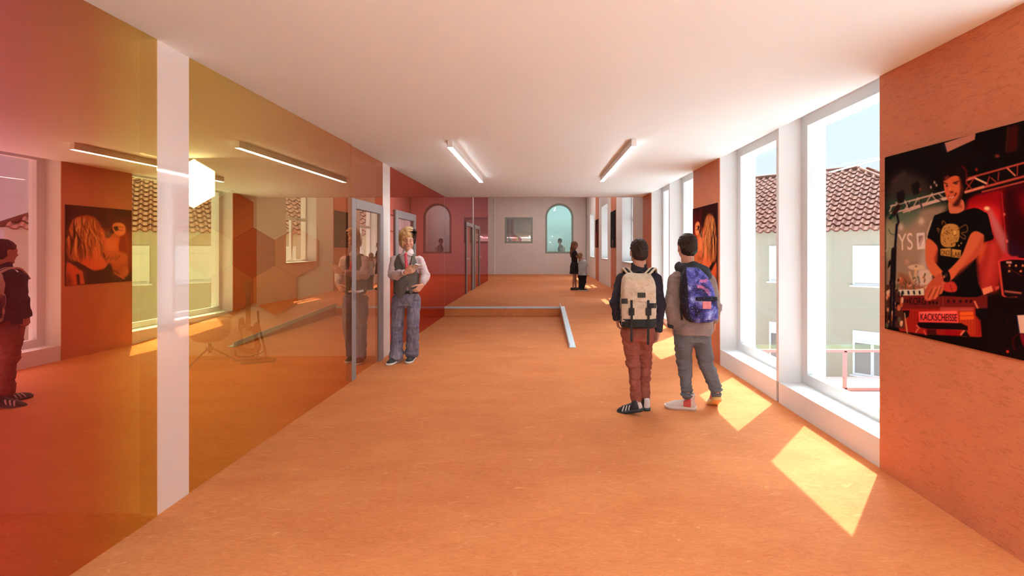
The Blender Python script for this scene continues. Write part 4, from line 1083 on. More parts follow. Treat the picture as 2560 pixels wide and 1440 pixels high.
class Vol:
    def __init__(s, lo, hi, h):
        s.lo = np.array(lo, float); s.h = h
        s.n = np.ceil((np.array(hi, float) - s.lo) / h).astype(int) + 1
        s.D = np.full(tuple(s.n), 0.3, f32)
        s.ax = [(s.lo[i] + h * np.arange(s.n[i])).astype(f32) for i in range(3)]
    def _sub(s, lo, hi, pad):
        a = np.clip(np.floor((np.array(lo) - pad - s.lo) / s.h).astype(int), 0, s.n)
        b = np.clip(np.ceil((np.array(hi) + pad - s.lo) / s.h).astype(int) + 1, 0, s.n)
        if (b <= a).any(): return None, None
        sl = tuple(slice(x, y) for x, y in zip(a, b))
        return sl, (s.ax[0][sl[0]][:, None, None], s.ax[1][sl[1]][None, :, None], s.ax[2][sl[2]][None, None, :])
    def add(s, prim, k=0.0, op='u', pad=0.03):
        fn, lo, hi = prim
        sl, P = s._sub(lo, hi, pad + k)
        if sl is None: return s
        d = fn(*P).astype(f32); D = s.D[sl]
        d = np.broadcast_to(d, D.shape)
        if op == 'u':
            if k > 0:
                q = np.clip(k - np.abs(D - d), 0, None) / k
                s.D[sl] = np.minimum(D, d) - q * q * k * 0.25
            else: s.D[sl] = np.minimum(D, d)
        else:
            d = -d
            if k > 0:
                q = np.clip(k - np.abs(D - d), 0, None) / k
                s.D[sl] = np.maximum(D, d) + q * q * k * 0.25
            else: s.D[sl] = np.maximum(D, d)
        return s
    def chain(s, pts, rs, k=0.012, op='u'):
        for (a, ra), (b, rb) in zip(zip(pts, rs), list(zip(pts, rs))[1:]): s.add(cone(a, b, ra, rb), k, op)
        return s
    def wrinkle(s, amp, freq, seed=0, lo=None, hi=None, mask=None):
        """a crumple of the surface: smooth noise with its own scale on each axis"""
        lo = s.lo if lo is None else lo; hi = s.lo + s.h * s.n if hi is None else hi
        sl, (X, Y, Z) = s._sub(lo, hi, 0)
        fx, fy, fz = freq
        nz = vnoise(X * fx + 7.3, Y * fy + 3.1, Z * fz + 1.7, seed) - 0.5
        nz = 1 - 4 * np.abs(nz)      # creases
        if mask is not None: nz = nz * mask(X, Y, Z)
        s.D[sl] += (amp * nz).astype(f32)
        return s
    def mesh(s):
        D = s.D; n = s.n
        neg = D < 0
        c = np.zeros(tuple(n - 1), np.int8)
        for a in (0, 1):
            for b in (0, 1):
                for e in (0, 1):
                    c += neg[a:n[0] - 1 + a, b:n[1] - 1 + b, e:n[2] - 1 + e]
        act = (c > 0) & (c < 8)
        I = np.argwhere(act)
        idx = np.full(tuple(n - 1), -1, np.int64); idx[act] = np.arange(len(I))
        acc = np.zeros((len(I), 3)); cnt = np.zeros(len(I))
        cor = [(a, b, e) for a in (0, 1) for b in (0, 1) for e in (0, 1)]
        val = {q: D[I[:, 0] + q[0], I[:, 1] + q[1], I[:, 2] + q[2]] for q in cor}
        for q in cor:
            for ax in range(3):
                if q[ax]: continue
                r = list(q); r[ax] = 1; r = tuple(r)
                a, b = val[q], val[r]; m = (a < 0) != (b < 0)
                t = np.where(m, a / np.where(m, a - b, 1), 0)
                p = np.array(q, float)[None, :] + np.zeros((len(I), 3)); p[:, ax] = t
                acc[m] += p[m]; cnt[m] += 1
        V = s.lo + s.h * (I + acc / cnt[:, None])
        F = []
        for ax in range(3):
            o1, o2 = [(1, 2), (2, 0), (0, 1)][ax]
            sa = [slice(0, n[i] - 1) for i in range(3)]; sb = list(sa)
            sa[ax] = slice(0, n[ax] - 1); sb[ax] = slice(1, n[ax])
            for q in (o1, o2): sa[q] = slice(1, n[q] - 1); sb[q] = slice(1, n[q] - 1)
            A, B = neg[tuple(sa)], neg[tuple(sb)]
            E = np.argwhere(A != B)
            if not len(E): continue
            flip = A[tuple(E.T)]
            g = E.copy(); g[:, o1] += 1; g[:, o2] += 1
            def at(d1, d2):
                h = g.copy(); h[:, o1] -= d1; h[:, o2] -= d2
                return idx[tuple(h.T)]
            q = np.stack([at(1, 1), at(0, 1), at(0, 0), at(1, 0)], 1)
            q[~flip] = q[~flip][:, ::-1]
            F.append(q)
        return V, np.concatenate(F)

def smooth_mesh(V, F, it=1, lam=0.5):
    for _ in range(it):
        S = np.zeros_like(V); C = np.zeros(len(V))
        for a, b in ((0, 1), (1, 2), (2, 3), (3, 0)):
            np.add.at(S, F[:, a], V[F[:, b]]); np.add.at(S, F[:, b], V[F[:, a]])
            np.add.at(C, F[:, a], 1); np.add.at(C, F[:, b], 1)
        V = V + lam * (S / C[:, None] - V)
    return V

def vmesh(name, vol, m, parent, M=None, paint=None, it=1):
    V, F = vol.mesh()
    V = smooth_mesh(V, F, it)
    me = bpy.data.meshes.new(name)
    col = paint(V) if paint is not None else None
    if M is not None: V = V @ np.array(M.to_3x3()).T + np.array(M.translation)
    nv, nf = len(V), len(F)
    me.vertices.add(nv); me.vertices.foreach_set('co', V.astype(f32).ravel())
    me.loops.add(nf * 4); me.loops.foreach_set('vertex_index', F.astype(np.int32).ravel())
    me.polygons.add(nf); me.polygons.foreach_set('loop_start', np.arange(0, nf * 4, 4, dtype=np.int32))
    me.update(calc_edges=True); me.validate()
    if col is not None:
        at = me.color_attributes.new('col', 'FLOAT_COLOR', 'POINT')
        at.data.foreach_set('color', np.concatenate([col, np.ones((nv, 1))], 1).astype(f32).ravel())
    return mesh_obj(name, me, m, parent, True)

A3 = lambda p: np.array(p, float)
def cone(a, b, ra, rb):
    a, b = A3(a), A3(b); ba = b - a; L2 = max(float(ba @ ba), 1e-9); r = max(ra, rb)
    def fn(X, Y, Z):
        px, py, pz = X - f32(a[0]), Y - f32(a[1]), Z - f32(a[2])
        t = np.clip((px * ba[0] + py * ba[1] + pz * ba[2]) / L2, 0, 1)
        return np.sqrt((px - t * ba[0]) ** 2 + (py - t * ba[1]) ** 2 + (pz - t * ba[2]) ** 2) - (ra + (rb - ra) * t)
    return fn, np.minimum(a, b) - r, np.maximum(a, b) + r
def flatcone(a, b, ra, rb):
    """tapered bar with flat ends (sleeves, trouser legs)"""
    a, b = A3(a), A3(b); ba = b - a; Ln = float(np.sqrt(ba @ ba)); u = ba / Ln; r = max(ra, rb)
    def fn(X, Y, Z):
        px, py, pz = X - f32(a[0]), Y - f32(a[1]), Z - f32(a[2])
        t = px * u[0] + py * u[1] + pz * u[2]
        d = np.sqrt(np.maximum(px * px + py * py + pz * pz - t * t, 0)) - (ra + (rb - ra) * np.clip(t / Ln, 0, 1))
        return np.maximum(np.maximum(d, t - Ln), -t)
    return fn, np.minimum(a, b) - r, np.maximum(a, b) + r
def ell(c, r, R=None):
    c, r = A3(c), A3(r); R = np.eye(3) if R is None else np.array(R)
    def fn(X, Y, Z):
        p = (X - f32(c[0]), Y - f32(c[1]), Z - f32(c[2]))
        q = [R[0, i] * p[0] + R[1, i] * p[1] + R[2, i] * p[2] for i in range(3)]
        k0 = np.sqrt((q[0] / r[0]) ** 2 + (q[1] / r[1]) ** 2 + (q[2] / r[2]) ** 2)
        k1 = np.sqrt((q[0] / r[0] ** 2) ** 2 + (q[1] / r[1] ** 2) ** 2 + (q[2] / r[2] ** 2) ** 2)
        return k0 * (k0 - 1) / np.maximum(k1, 1e-6)
    m = r.max()
    e = np.abs(R) @ r
    return fn, c - e, c + e
def rbox(c, hs, rad, R=None):
    c, hs = A3(c), A3(hs); R = np.eye(3) if R is None else np.array(R)
    def fn(X, Y, Z):
        p = (X - f32(c[0]), Y - f32(c[1]), Z - f32(c[2]))
        q = [np.abs(R[0, i] * p[0] + R[1, i] * p[1] + R[2, i] * p[2]) - (hs[i] - rad) for i in range(3)]
        out = np.sqrt(sum(np.maximum(a, 0) ** 2 for a in q))
        return out + np.minimum(np.maximum(np.maximum(q[0], q[1]), q[2]), 0) - rad
    e = np.abs(R) @ hs
    return fn, c - e, c + e
def loft(secs, pw=2.3):
    """stack of soft-cornered ovals: (z, cx, cy, rx, ry) from low to high, flat ends"""
    S = np.array(spline(sorted(secs), 5, False), float)
    S = S[np.argsort(S[:, 0])]
    def fn(X, Y, Z):
        z = Z[0, 0]
        # smooth in between the sections
        cx, cy, rx, ry = (np.interp(z, S[:, 0], S[:, i]).astype(f32)[None, None, :] for i in (1, 2, 3, 4))
        k = (np.abs((X - cx) / rx) ** pw + np.abs((Y - cy) / ry) ** pw) ** (1 / pw)
        d = (k - 1) * np.minimum(rx, ry)
        return np.maximum(np.maximum(d, Z - S[-1, 0]), S[0, 0] - Z)
    return fn, (S[:, 1].min() - S[:, 3].max(), S[:, 2].min() - S[:, 4].max(), S[0, 0]), (S[:, 1].max() + S[:, 3].max(), S[:, 2].max() + S[:, 4].max(), S[-1, 0])
def half(n, p, lo, hi):
    """everything on the side n of point p, within lo..hi; for cutting away"""
    n, p = A3(n), A3(p); n = n / np.sqrt(n @ n)
    def fn(X, Y, Z): return -((X - f32(p[0])) * n[0] + (Y - f32(p[1])) * n[1] + (Z - f32(p[2])) * n[2])
    return fn, A3(lo), A3(hi)
def curve3(pts, n=6): return spline([A3(p) for p in pts], n, False)
# ------------------------------------------------------------------ people
def attr_mat(name, rough=0.55, spec=0.3, sss=0.0, strand=0.0):
    m = mat(name, (1, 1, 1), rough, spec)
    a = N(m, 'ShaderNodeVertexColor'); a.layer_name = 'col'
    c = a.outputs[0]
    if strand:
        nz = noise(m, coords(m, (90, 90, 12)), 1.0, 4, 0.6)
        r = ramp(m, [(0.3, (1 - strand,) * 3), (0.7, (1 + strand * .4,) * 3)], nz)
        c = mixc(m, 1.0, c, r.outputs[0], 'MULTIPLY'); bump(m, nz, 0.5, 0.004)
    base(m, c)
    if sss:
        b = m.node_tree.nodes['Principled BSDF']; b.inputs['Subsurface Weight'].default_value = sss
        b.inputs['Subsurface Radius'].default_value = (0.012, 0.005, 0.003); b.inputs['Subsurface Scale'].default_value = 1.0
    return m
M_skin = attr_mat('skin', 0.5, 0.35)
M_hair = attr_mat('hair', 0.55, 0.12, 0, 0.35)
def cloth(name, c, scale=60, rough=0.85, var=0.12, stretch=(1, 1, 1)):
    m = mat(name, c, rough, 0.15)
    v = coords(m, stretch)
    r = ramp(m, [(0.3, tuple(x * (1 - var) for x in c)), (0.7, tuple(min(1, x * (1 + var)) for x in c))], noise(m, v, scale, 3))
    r2 = ramp(m, [(0.35, (0.9,) * 3), (0.65, (1.06,) * 3)], noise(m, v, 7, 3))
    base(m, mixc(m, 1.0, r.outputs[0], r2.outputs[0], 'MULTIPLY')); bump(m, noise(m, v, 300, 2), 0.15, 0.001)
    return m

def place(px, d, rotz=0.0, zf=0.0):
    """world X under picture column px at depth d, and a reader of points of the photo in the figure's own axes"""
    X0 = (px - 1352) * d / F_PX; ca, sa = math.cos(rotz), math.sin(rotz)
    def P(x, y, t=0.0):
        Y = d + t; wx = (x - 1352) * Y / F_PX - X0
        return (ca * wx + sa * t, -sa * wx + ca * t, 1.5 - (y - 622) * Y / F_PX - zf)
    return X0, P

def axes(yaw, pitch, roll=0.0):
    """columns right, forward, up; yaw + turns to the left, pitch + looks up"""
    return np.array((Matrix.Rotation(yaw, 3, 'Z') @ Matrix.Rotation(pitch, 3, 'X') @ Matrix.Rotation(roll, 3, 'Y')))

def add_head(v, c, R, s, neck_to, nr=0.05):
    c = A3(c)
    def H(*p): return c + s * (R @ A3(p))
    def E(p, r, k, op='u'): v.add(ell(H(*p), A3(r) * s, R), k * s, op)
    def C(a, b, ra, rb, k, op='u'): v.add(cone(H(*a), H(*b), ra * s, rb * s), k * s, op)
    C((0, -.015, -.05), (0, -.02, -.12), nr, nr, .02)
    v.add(cone(H(0, -.02, -.10), neck_to, nr * s, nr * 1.08 * s), .02 * s)
    E((0, -.012, .035), (.073, .094, .083), .01)
    C((0, .03, -.01), (0, .052, -.088), .058, .030, .03)
    for q in (-1, 1):
        E((q * .036, .012, -.055), (.030, .036, .036), .02)
        E((q * .036, .058, -.030), (.024, .022, .022), .02)
        C((0, .080, .016), (q * .04, .066, .016), .014, .012, .015)
    C((0, .082, .012), (0, .104, -.028), .008, .0115, .010)
    for q in (-1, 1):
        E((q * .011, .094, -.033), (.009, .010, .008), .006)
        E((q * .031, .096, .0), (.017, .015, .013), .010, 's')
        E((q * .031, .070, .0), (.014, .014, .013), .003)
        E((q * .076, -.005, -.008), (.010, .021, .031), .008)
        E((q * .081, -.002, -.004), (.005, .011, .018), .004, 's')
    C((-.020, .079, -.058), (.020, .079, -.058), .0060, .0060, .008); C((-.016, .079, -.0665), (.016, .079, -.0665), .0068, .0068, .008)
    C((-.022, .0875, -.0615), (.022, .0875, -.0615), .0022, .0022, .003, 's')
    E((0, .066, -.098), (.018, .017, .014), .014)
    return H

def seg_d(V, a, b):
    a, b = A3(a), A3(b); ba = b - a; t = np.clip(((V - a) @ ba) / (ba @ ba), 0, 1)
    return np.linalg.norm(V - a - t[:, None] * ba, axis=1)

def face_paint(H, s, skin, brow, lip, closed=False, others=()):
    skin = A3(skin)
    def paint(V):
        C = np.tile(skin, (len(V), 1))
        def spot(a, b, r, col, st=1.0):
            w = np.clip(1.6 * (1 - seg_d(V, a, b) / (r * s)), 0, 1)[:, None] * st
            C[:] = C * (1 - w) + A3(col) * w
        for q in (-1, 1):
            spot(H(q * .045, .06, -.035), H(q * .03, .07, -.03), .030, skin * A3((1.06, .82, .80)), .5)
            spot(H(q * .013, .092, .020), H(q * .045, .075, .024), .0065, brow, .85)
            if closed: spot(H(q * .018, .086, -.007), H(q * .045, .074, -.006), .0042, A3(brow) * .7, .9)
            else:
                spot(H(q * .018, .086, .004), H(q * .045, .074, .004), .004, A3(brow) * .6, .9)
                spot(H(q * .0315, .087, -.001), H(q * .0316, .087, -.001), .010, (.65, .6, .58), .9); spot(H(q * .0315, .088, -.001), H(q * .0316, .088, -.001), .006, (.05, .03, .02), 1)
            spot(H(q * .010, .097, -.041), H(q * .011, .097, -.041), .0055, skin * .35, .8)
        spot(H(-.021, .084, -.057), H(.021, .084, -.057), .0055, lip, .7); spot(H(-.017, .084, -.067), H(.017, .084, -.067), .0065, lip, .7)
        spot(H(-.023, .084, -.0615), H(.023, .084, -.0615), .0034, A3(lip) * .4, .9)
        spot(H(0, .04, -.105), H(0, .02, -.12), .035, skin * .9, .4)
        for a, b, r, col, st in others: spot(a, b, r, col, st)
        return np.clip(C, 0, 1)
    return paint

def nrm(v): v = A3(v); return v / np.sqrt(v @ v)
def add_hand(v, w, F, Nn, S, sc=1.0, curl=(.35, .4, .45, .5), spread=0.0, thumb=(.62, .62, .35), bend=1.0):
    """palm, four separate fingers and a thumb; F along the fingers, Nn out of the palm, S to the thumb's side"""
    w = A3(w); F = nrm(F); S = A3(S) - F * (A3(S) @ F); S = nrm(S); Nn = A3(Nn) - F * (A3(Nn) @ F); Nn = nrm(Nn - S * (Nn @ S))
    off = (.028, .0095, -.0095, -.027); fl = (.94, 1.0, .96, .86); ln = (.072, .080, .075, .058)
    for i in range(4):
        K = w + sc * (F * .084 * fl[i] + S * off[i])
        v.add(cone(w + sc * S * off[i] * .55, K, .0135 * sc, .0108 * sc), .014 * sc, pad=.02)
        p = K; a = 0.0
        D0 = nrm(F + S * off[i] * spread * 12)
        r = [.0094, .0088, .0078, .0066]
        for j, fr in enumerate((.44, .31, .25)):
            a += curl[i] * (1.0, 1.15, .8)[j] * bend
            d = D0 * math.cos(a) + Nn * math.sin(a)
            q = p + d * ln[i] * fr * sc
            v.add(cone(p, q, r[j] * sc, r[j + 1] * sc), .004 * sc, pad=.012); p = q
    B = w + sc * (F * .020 + S * .020 + Nn * .004)
    t1 = nrm(F * thumb[0] + S * thumb[1] + Nn * thumb[2]); t2 = nrm(F * (thumb[0] + .25) + S * thumb[1] * .45 + Nn * (thumb[2] + .1))
    q = B + t1 * .045 * sc; v.add(cone(B, q, .0145 * sc, .011 * sc), .012 * sc, pad=.02)
    p = q; q = p + t2 * .032 * sc; v.add(cone(p, q, .0108 * sc, .0092 * sc), .005 * sc, pad=.012)
    p = q; q = p + nrm(t2 + Nn * .1) * .024 * sc; v.add(cone(p, q, .0092 * sc, .0074 * sc), .004 * sc, pad=.012)

def add_limbs(v, J, sc):
    """arms, legs, trunk of one continuous body, a little slimmer than the clothes"""
    for s_ in 'LR':
        v.chain([J['sh' + s_], J['el' + s_], J['wr' + s_]], [.031 * sc, .033 * sc, .025 * sc], .012)
        v.chain([J['hip' + s_], J['kn' + s_]], [.066 * sc, .046 * sc], .03)
        m = 0.65 * A3(J['kn' + s_]) + 0.35 * A3(J['an' + s_])
        v.chain([J['kn' + s_], m, J['an' + s_]], [.046 * sc, .047 * sc, .030 * sc], .015)
        v.add(cone(J['an' + s_], A3(J['an' + s_]) + A3((0, .02, -.04)), .030 * sc, .026 * sc), .01)
    hp = (A3(J['hipL']) + A3(J['hipR'])) / 2; sh = (A3(J['shL']) + A3(J['shR'])) / 2
    for a, b, ra, rb in ((J['hipL'], J['hipR'], .066, .066), (hp, hp * .5 + sh * .5, .088, .088), (hp * .5 + sh * .5, sh, .085, .055), (J['shL'], J['shR'], .036, .036)):
        v.add(cone(a, b, ra * sc, rb * sc), .025)

def shoe(parent, M, upper, sole, ln=0.27, w=0.094, accents=(), high=0.0, sole_h=0.028):
    """one shoe, toe along +y, ankle above the origin; upper, sole and coloured pieces as its parts"""
    k = ln / .27; u = w / .094
    v = Vol((-.07 * u, -.11 * k, -.01), (.07 * u, .23 * k, .17 + high), .0045)
    v.add(ell((0, -.038 * k, .045), (.037 * u, .045 * k, .046)))
    v.add(cone((0, -.01 * k, .052), (0, .10 * k, .036), .040 * u, .036 * u), .02)
    v.add(ell((0, .125 * k, .026), (.044 * u, .066 * k, .034)), .02)
    v.add(cone((0, -.026 * k, .06), (0, -.036 * k, .095 + high), .036 * u, .039 * u), .015)
    v.add(ell((0, -.030 * k, .125 + high), (.032 * u, .036 * k, .03)), .008, 's')
    v.add(half((0, 0, 1), (0, 0, .016), v.lo, v.lo + v.h * v.n), 0, 's') if False else None
    sl = v.D; zz = v.ax[2][None, None, :]; v.D = np.maximum(sl, .014 - zz)
    o = vmesh('shoe', v, upper, parent, M)
    out = [(0, -.088 * k), (.034 * u, -.072 * k), (.037 * u, -.03 * k), (.036 * u, .03 * k), (.047 * u, .10 * k), (.042 * u, .16 * k), (.018 * u, .196 * k), (-.014 * u, .198 * k), (-.040 * u, .168 * k), (-.047 * u, .11 * k), (-.036 * u, .03 * k), (-.037 * u, -.03 * k), (-.034 * u, -.072 * k)]
    pts = spline(out, 4, True); bm = bmesh.new()
    lo = [bm.verts.new((p[0] * .97, p[1] * .99, 0)) for p in pts]; hi = [bm.verts.new((p[0] * 1.04, p[1] * 1.02, sole_h)) for p in pts]
    bm.faces.new(lo[::-1]); bm.faces.new(hi)
    for i in range(len(pts)):
        f = bm.faces.new((lo[i], lo[(i + 1) % len(pts)], hi[(i + 1) % len(pts)], hi[i])); f.smooth = True
    bmesh.ops.transform(bm, matrix=M, verts=bm.verts[:])
    from_bm('sole', bm, sole, o)
    for nm, prim, m_ in accents:
        a = Vol((-.07 * u, -.11 * k, -.01), (.07 * u, .23 * k, .17 + high), .004)
        a.D = v_cut(a, v, prim); vmesh(nm, a, m_, o, M)
    return o
def v_cut(a, v, prim):
    """a thin skin over v where prim reaches"""
    P = (a.ax[0][:, None, None], a.ax[1][None, :, None], a.ax[2][None, None, :])
    # trilinear read of v on a's grid
    ix = [np.clip((a.ax[i] - v.lo[i]) / v.h, 0, v.n[i] - 1.001) for i in range(3)]
    i0 = [q.astype(int) for q in ix]; fr = [(q - j).astype(f32) for q, j in zip(ix, i0)]
    D = v.D; r = 0
    for x in (0, 1):
        for y in (0, 1):
            for z in (0, 1):
                w = ((fr[0] if x else 1 - fr[0])[:, None, None] * (fr[1] if y else 1 - fr[1])[None, :, None] * (fr[2] if z else 1 - fr[2])[None, None, :])
                r = r + D[np.ix_(i0[0] + x, i0[1] + y, i0[2] + z)] * w
    return np.maximum(r - .003, prim[0](*P)).astype(f32)
def offset_from(v, prims_in, h=None):
    """a skin 3 mm over surface v limited to where all prims_in reach"""
    a = Vol(v.lo, v.lo + v.h * (v.n - 1), h or v.h)
    P = (a.ax[0][:, None, None], a.ax[1][None, :, None], a.ax[2][None, None, :])
    return a, P
def foot_M(x, y, yaw, pitch=0.0, z=0.0, ball=0.10):
    """yaw + turns the toe to the left; pitch + lifts the heel about the ball of the foot"""
    return Matrix.Translation((x, y, z)) @ Matrix.Rotation(yaw, 4, 'Z') @ Matrix.Translation((0, ball, 0)) @ Matrix.Rotation(-pitch, 4, 'X') @ Matrix.Translation((0, -ball, 0))

def hair_locks(parent, name, locks, m=None, seg=6):
    """tapered strands joined as one head of hair; locks = (points, radius, colour)"""
    V, F, Cc = [], [], []
    for pts, r, col in locks:
        P = curve3(pts, 4); n = len(P); b0 = len(V)
        prev = None
        for i, p in enumerate(P):
            t = nrm(P[min(i + 1, n - 1)] - P[max(i - 1, 0)])
            a = np.cross(t, (0, 0, 1)) if prev is None else prev - t * (prev @ t)
            if a @ a < 1e-9: a = A3((1, 0, 0))
            a = nrm(a); prev = a; b = np.cross(t, a)
            q = i / (n - 1); rr = r * (0.55 + 0.45 * math.sin(PI * min(1, q * 1.4 + .1))) * (1 - max(0, q - .75) / .25 * .8)
            for k in range(seg):
                an = 2 * PI * k / seg
                V.append(p + a * math.cos(an) * rr * 1.5 + b * math.sin(an) * rr * .7); Cc.append(col)
        for i in range(n - 1):
            for k in range(seg):
                F.append((b0 + i * seg + k, b0 + i * seg + (k + 1) % seg, b0 + (i + 1) * seg + (k + 1) % seg, b0 + (i + 1) * seg + k))
        F.append(tuple(b0 + k for k in range(seg))[::-1]); F.append(tuple(b0 + (n - 1) * seg + k for k in range(seg)))
    o = pydata(name, V, F, m or M_hair, parent, True)
    at = o.data.color_attributes.new('col', 'FLOAT_COLOR', 'POINT')
    at.data.foreach_set('color', np.concatenate([np.array(Cc), np.ones((len(V), 1))], 1).astype(f32).ravel())
    return o
def flatpaint(col, var=0.0, f=60, seed=1):
    def p(V):
        k = 1 + var * (vnoise(V[:, 0] * f, V[:, 1] * f, V[:, 2] * f * .3, seed) - .5)[:, None] * 2
        return np.clip(A3(col)[None, :] * k, 0, 1)
    return p

def short_hair(parent, H, R, s, c, col, front=0.055, nape=-.075, grow=.010, seed=2, crown=0.0):
    """cropped hair as a cap over the skull with tousled ends"""
    o = H(0, 0, 0)
    v = Vol(o - .16 * s, o + .16 * s, .004)
    v.add(ell(H(0, -.014, .036), A3((.073 + grow, .095 + grow, .083 + grow + crown)) * s, R))
    v.add(ell(H(0, -.045, -.02), A3((.066 + grow, .060 + grow, .070)) * s, R), .02)
    # free the face, the ears and the neck
    v.add(ell(H(0, .105, -.045), A3((.085, .085, .10)) * s, R), .012, 's')
    for q in (-1, 1): v.add(ell(H(q * .085, .015, -.03), A3((.025, .045, .055)) * s, R), .01, 's')
    n = R @ A3((0, .35, -1)); p = H(0, -.06, nape)
    X, Y, Z = v.ax[0][:, None, None], v.ax[1][None, :, None], v.ax[2][None, None, :]
    cut = (X - p[0]) * n[0] + (Y - p[1]) * n[1] + (Z - p[2]) * n[2]
    v.D = np.maximum(v.D, cut.astype(f32))
    v.wrinkle(.0035 * s, (55, 55, 38), seed); v.wrinkle(.002 * s, (140, 140, 70), seed + 1)
    return vmesh('hair', v, M_hair, parent, None, flatpaint(col, .45, 70, seed))
M_navy = cloth('dark_navy_jacket', (0.030, 0.026, 0.036), 90)
M_brown_tr = cloth('rust_brown_chinos', (0.27, 0.075, 0.05), 80)
M_shoe_black = mat('black_trainer', (0.02, 0.022, 0.026), 0.5, 0.3); M_sole_dark = mat('dark_sole', (0.035, 0.045, 0.05), 0.5)
M_shoe_white = mat('white_trainer', (0.62, 0.55, 0.52), 0.5, 0.3)
M_canvas = mat('cream_canvas', (0.62, 0.50, 0.37), 0.85, 0.15)
_v = coords(M_canvas); _r = ramp(M_canvas, [(0.30, (0.46, 0.33, 0.21)), (0.5, (0.64, 0.52, 0.39)), (0.75, (0.72, 0.61, 0.48))], noise(M_canvas, _v, 14, 6, .65, 1.2)); base(M_canvas, _r.outputs[0]); bump(M_canvas, noise(M_canvas, _v, 40, 5), .4, .004)
M_web = mat('black_webbing', (0.022, 0.022, 0.022), 0.7, 0.2); M_webg = mat('grey_green_patch', (0.05, 0.052, 0.04), 0.7, .2)
SKIN_B = (0.50, 0.235, 0.155); SKIN_M = (0.66, 0.36, 0.245)

# ---- boy with the cream backpack, seen from behind
def boy_cream():
    d = 4.18; X0, P = place(1597, d)
    r = empty('person', (X0, d, 0), 0, 'person in dark jacket and rust brown trousers walking away with a cream backpack', 'person')
    R = axes(0.05, -.04); hc = P(1597, 630); s = 1.0
    v = Vol((-.36, -.25, 0), (.36, .35, 1.62), .0048)
    J = dict(shL=P(1556, 694), shR=P(1639, 694), elL=P(1540, 755, -.03), elR=P(1649, 762, -.02), wrL=P(1543, 797, .03), wrR=P(1645, 829, .02),
             hipL=P(1576, 815), hipR=P(1612, 815), knL=P(1583, 905, .02), knR=P(1613, 905, .12), anL=P(1591, 998, -.05), anR=P(1612, 992, .10))
    add_limbs(v, J, .82)
    H = add_head(v, hc, R, s, P(1598, 680, -.01), .052)
    add_hand(v, J['wrL'], (.12, .15, -1), (.9, -.2, .1), (.2, 1, .1), .86, (.55, .6, .65, .7))
    add_hand(v, J['wrR'], (-.28, .05, -1), (-.8, -.5, .2), (-.5, .85, .1), .88, (.25, .35, .42, .5), .6, (.5, .8, .2))
    vmesh('body', v, M_skin, r, None, face_paint(H, s, SKIN_B, (.05, .03, .02), (.42, .16, .13)))
    short_hair(r, H, R, s, hc, (0.036, 0.017, 0.013), nape=-.088, grow=.008)
    # jacket
    j = Vol((-.36, -.22, .70), (.36, .22, 1.42), .0052)
    j.add(loft([(P(0, 818)[2], .0, 0, .158, .115), (.95, 0, 0, .160, .120), (1.10, 0, 0, .168, .120), (1.20, .0, -.005, .165, .105), (1.262, .0, -.01, .125, .085), (1.30, 0, -.005, .075, .075)]))
    for S_ in 'LR':
        j.chain([A3(J['sh' + S_]) + A3((0, 0, -.012)), J['el' + S_]], [.062, .056], .05); w = A3(J['wr' + S_]); e = A3(J['el' + S_])
        j.add(flatcone(e, e + (w - e) * (1.04 if S_ == 'L' else 1.0), .055, .046), .03)
    j.add(flatcone(P(1597, 690, -.005), P(1598, 657, -.014), .078, .068), .015)
    j.add(flatcone(P(1598, 661, -.014), P(1598, 640, -.014), .0585, .06), .003, 's')
    j.add(cone(P(1588, 672, -.075), P(1608, 672, -.075), .012, .012), .012)
    j.wrinkle(.006, (9, 9, 14), 3); j.wrinkle(.0035, (19, 19, 26), 4)
    vmesh('jacket', j, M_navy, r)
    # trousers
    t = Vol((-.24, -.22, .04), (.24, .30, .90), .0052)
    t.add(loft([(.66, -.0, .0, .13, .10), (.74, -.005, 0, .152, .112), (.86, -.0, 0, .148, .112)]))
    for S_, h0, kr in (('L', (1576, 838), .064), ('R', (1610, 838), .062)):
        k = A3(J['kn' + S_]); a = A3(J['an' + S_]); hp = A3(P(*h0))
        t.add(cone(hp, k, .090, kr + .004), .03); t.add(flatcone(k + (hp - k) * .05, a + A3((0, -.005, -.022)), kr, .046), .02); t.add(cone(a + A3((0, 0, .03)), a + A3((0, .0, .0)), .052, .050), .015)
        for zz, am in ((k[2] + .02, .012), (k[2] - .035, .010)): t.add(cone(k + A3((-.03, -.05, zz - k[2])), k + A3((.035, -.045, zz - k[2] + .015)), .018, .012), .015)
    t.wrinkle(.0085, (9, 9, 19), 8); t.wrinkle(.005, (18, 18, 36), 9)
    vmesh('trousers', t, M_brown_tr, r)
    ax = [('heel_patch', rbox((0, -.085, .07), (.03, .03, .045), .006), M_shoe_white)] + [('stripe', rbox((sx * .045, .035 + .03 * i, .045), (.03, .006, .03), .002, axes(0, .5)), M_shoe_white) for i in range(3) for sx in (-1, 1)]
    aL = J['anL']; aR = J['anR']
    shoe(r, foot_M(aL[0] - .01, aL[1] - .01, 1.0, .30, .005, .06), M_shoe_black, M_sole_dark, .25, .088, ax, -.005)
    shoe(r, foot_M(aR[0], aR[1], .12, .0, .0), M_shoe_black, M_sole_dark, .25, .088, ax, -.005)
    # backpack: a thing of its own
    b = empty('backpack', (X0, d - .19, .80), 0, 'cream canvas backpack with black straps on the back of the boy in brown trousers', 'backpack')
    def Q(x, y, t=-.19):
        q = P(x, y, t); return A3((q[0], q[1] + .19, q[2] - .80))
    def bag(name, secs, m, wr=(.004, 5), lo=(-.2, -.14, -.05), hi=(.2, .12, .55), extra=None):
        g = Vol(lo, hi, .0045); g.add(loft(secs, 3.2))
        if extra: extra(g)
        g.wrinkle(wr[0], (13, 13, 17), wr[1]); return vmesh(name, g, m, b, None, None, 2)
    cx = Q(1595, 740)[0]
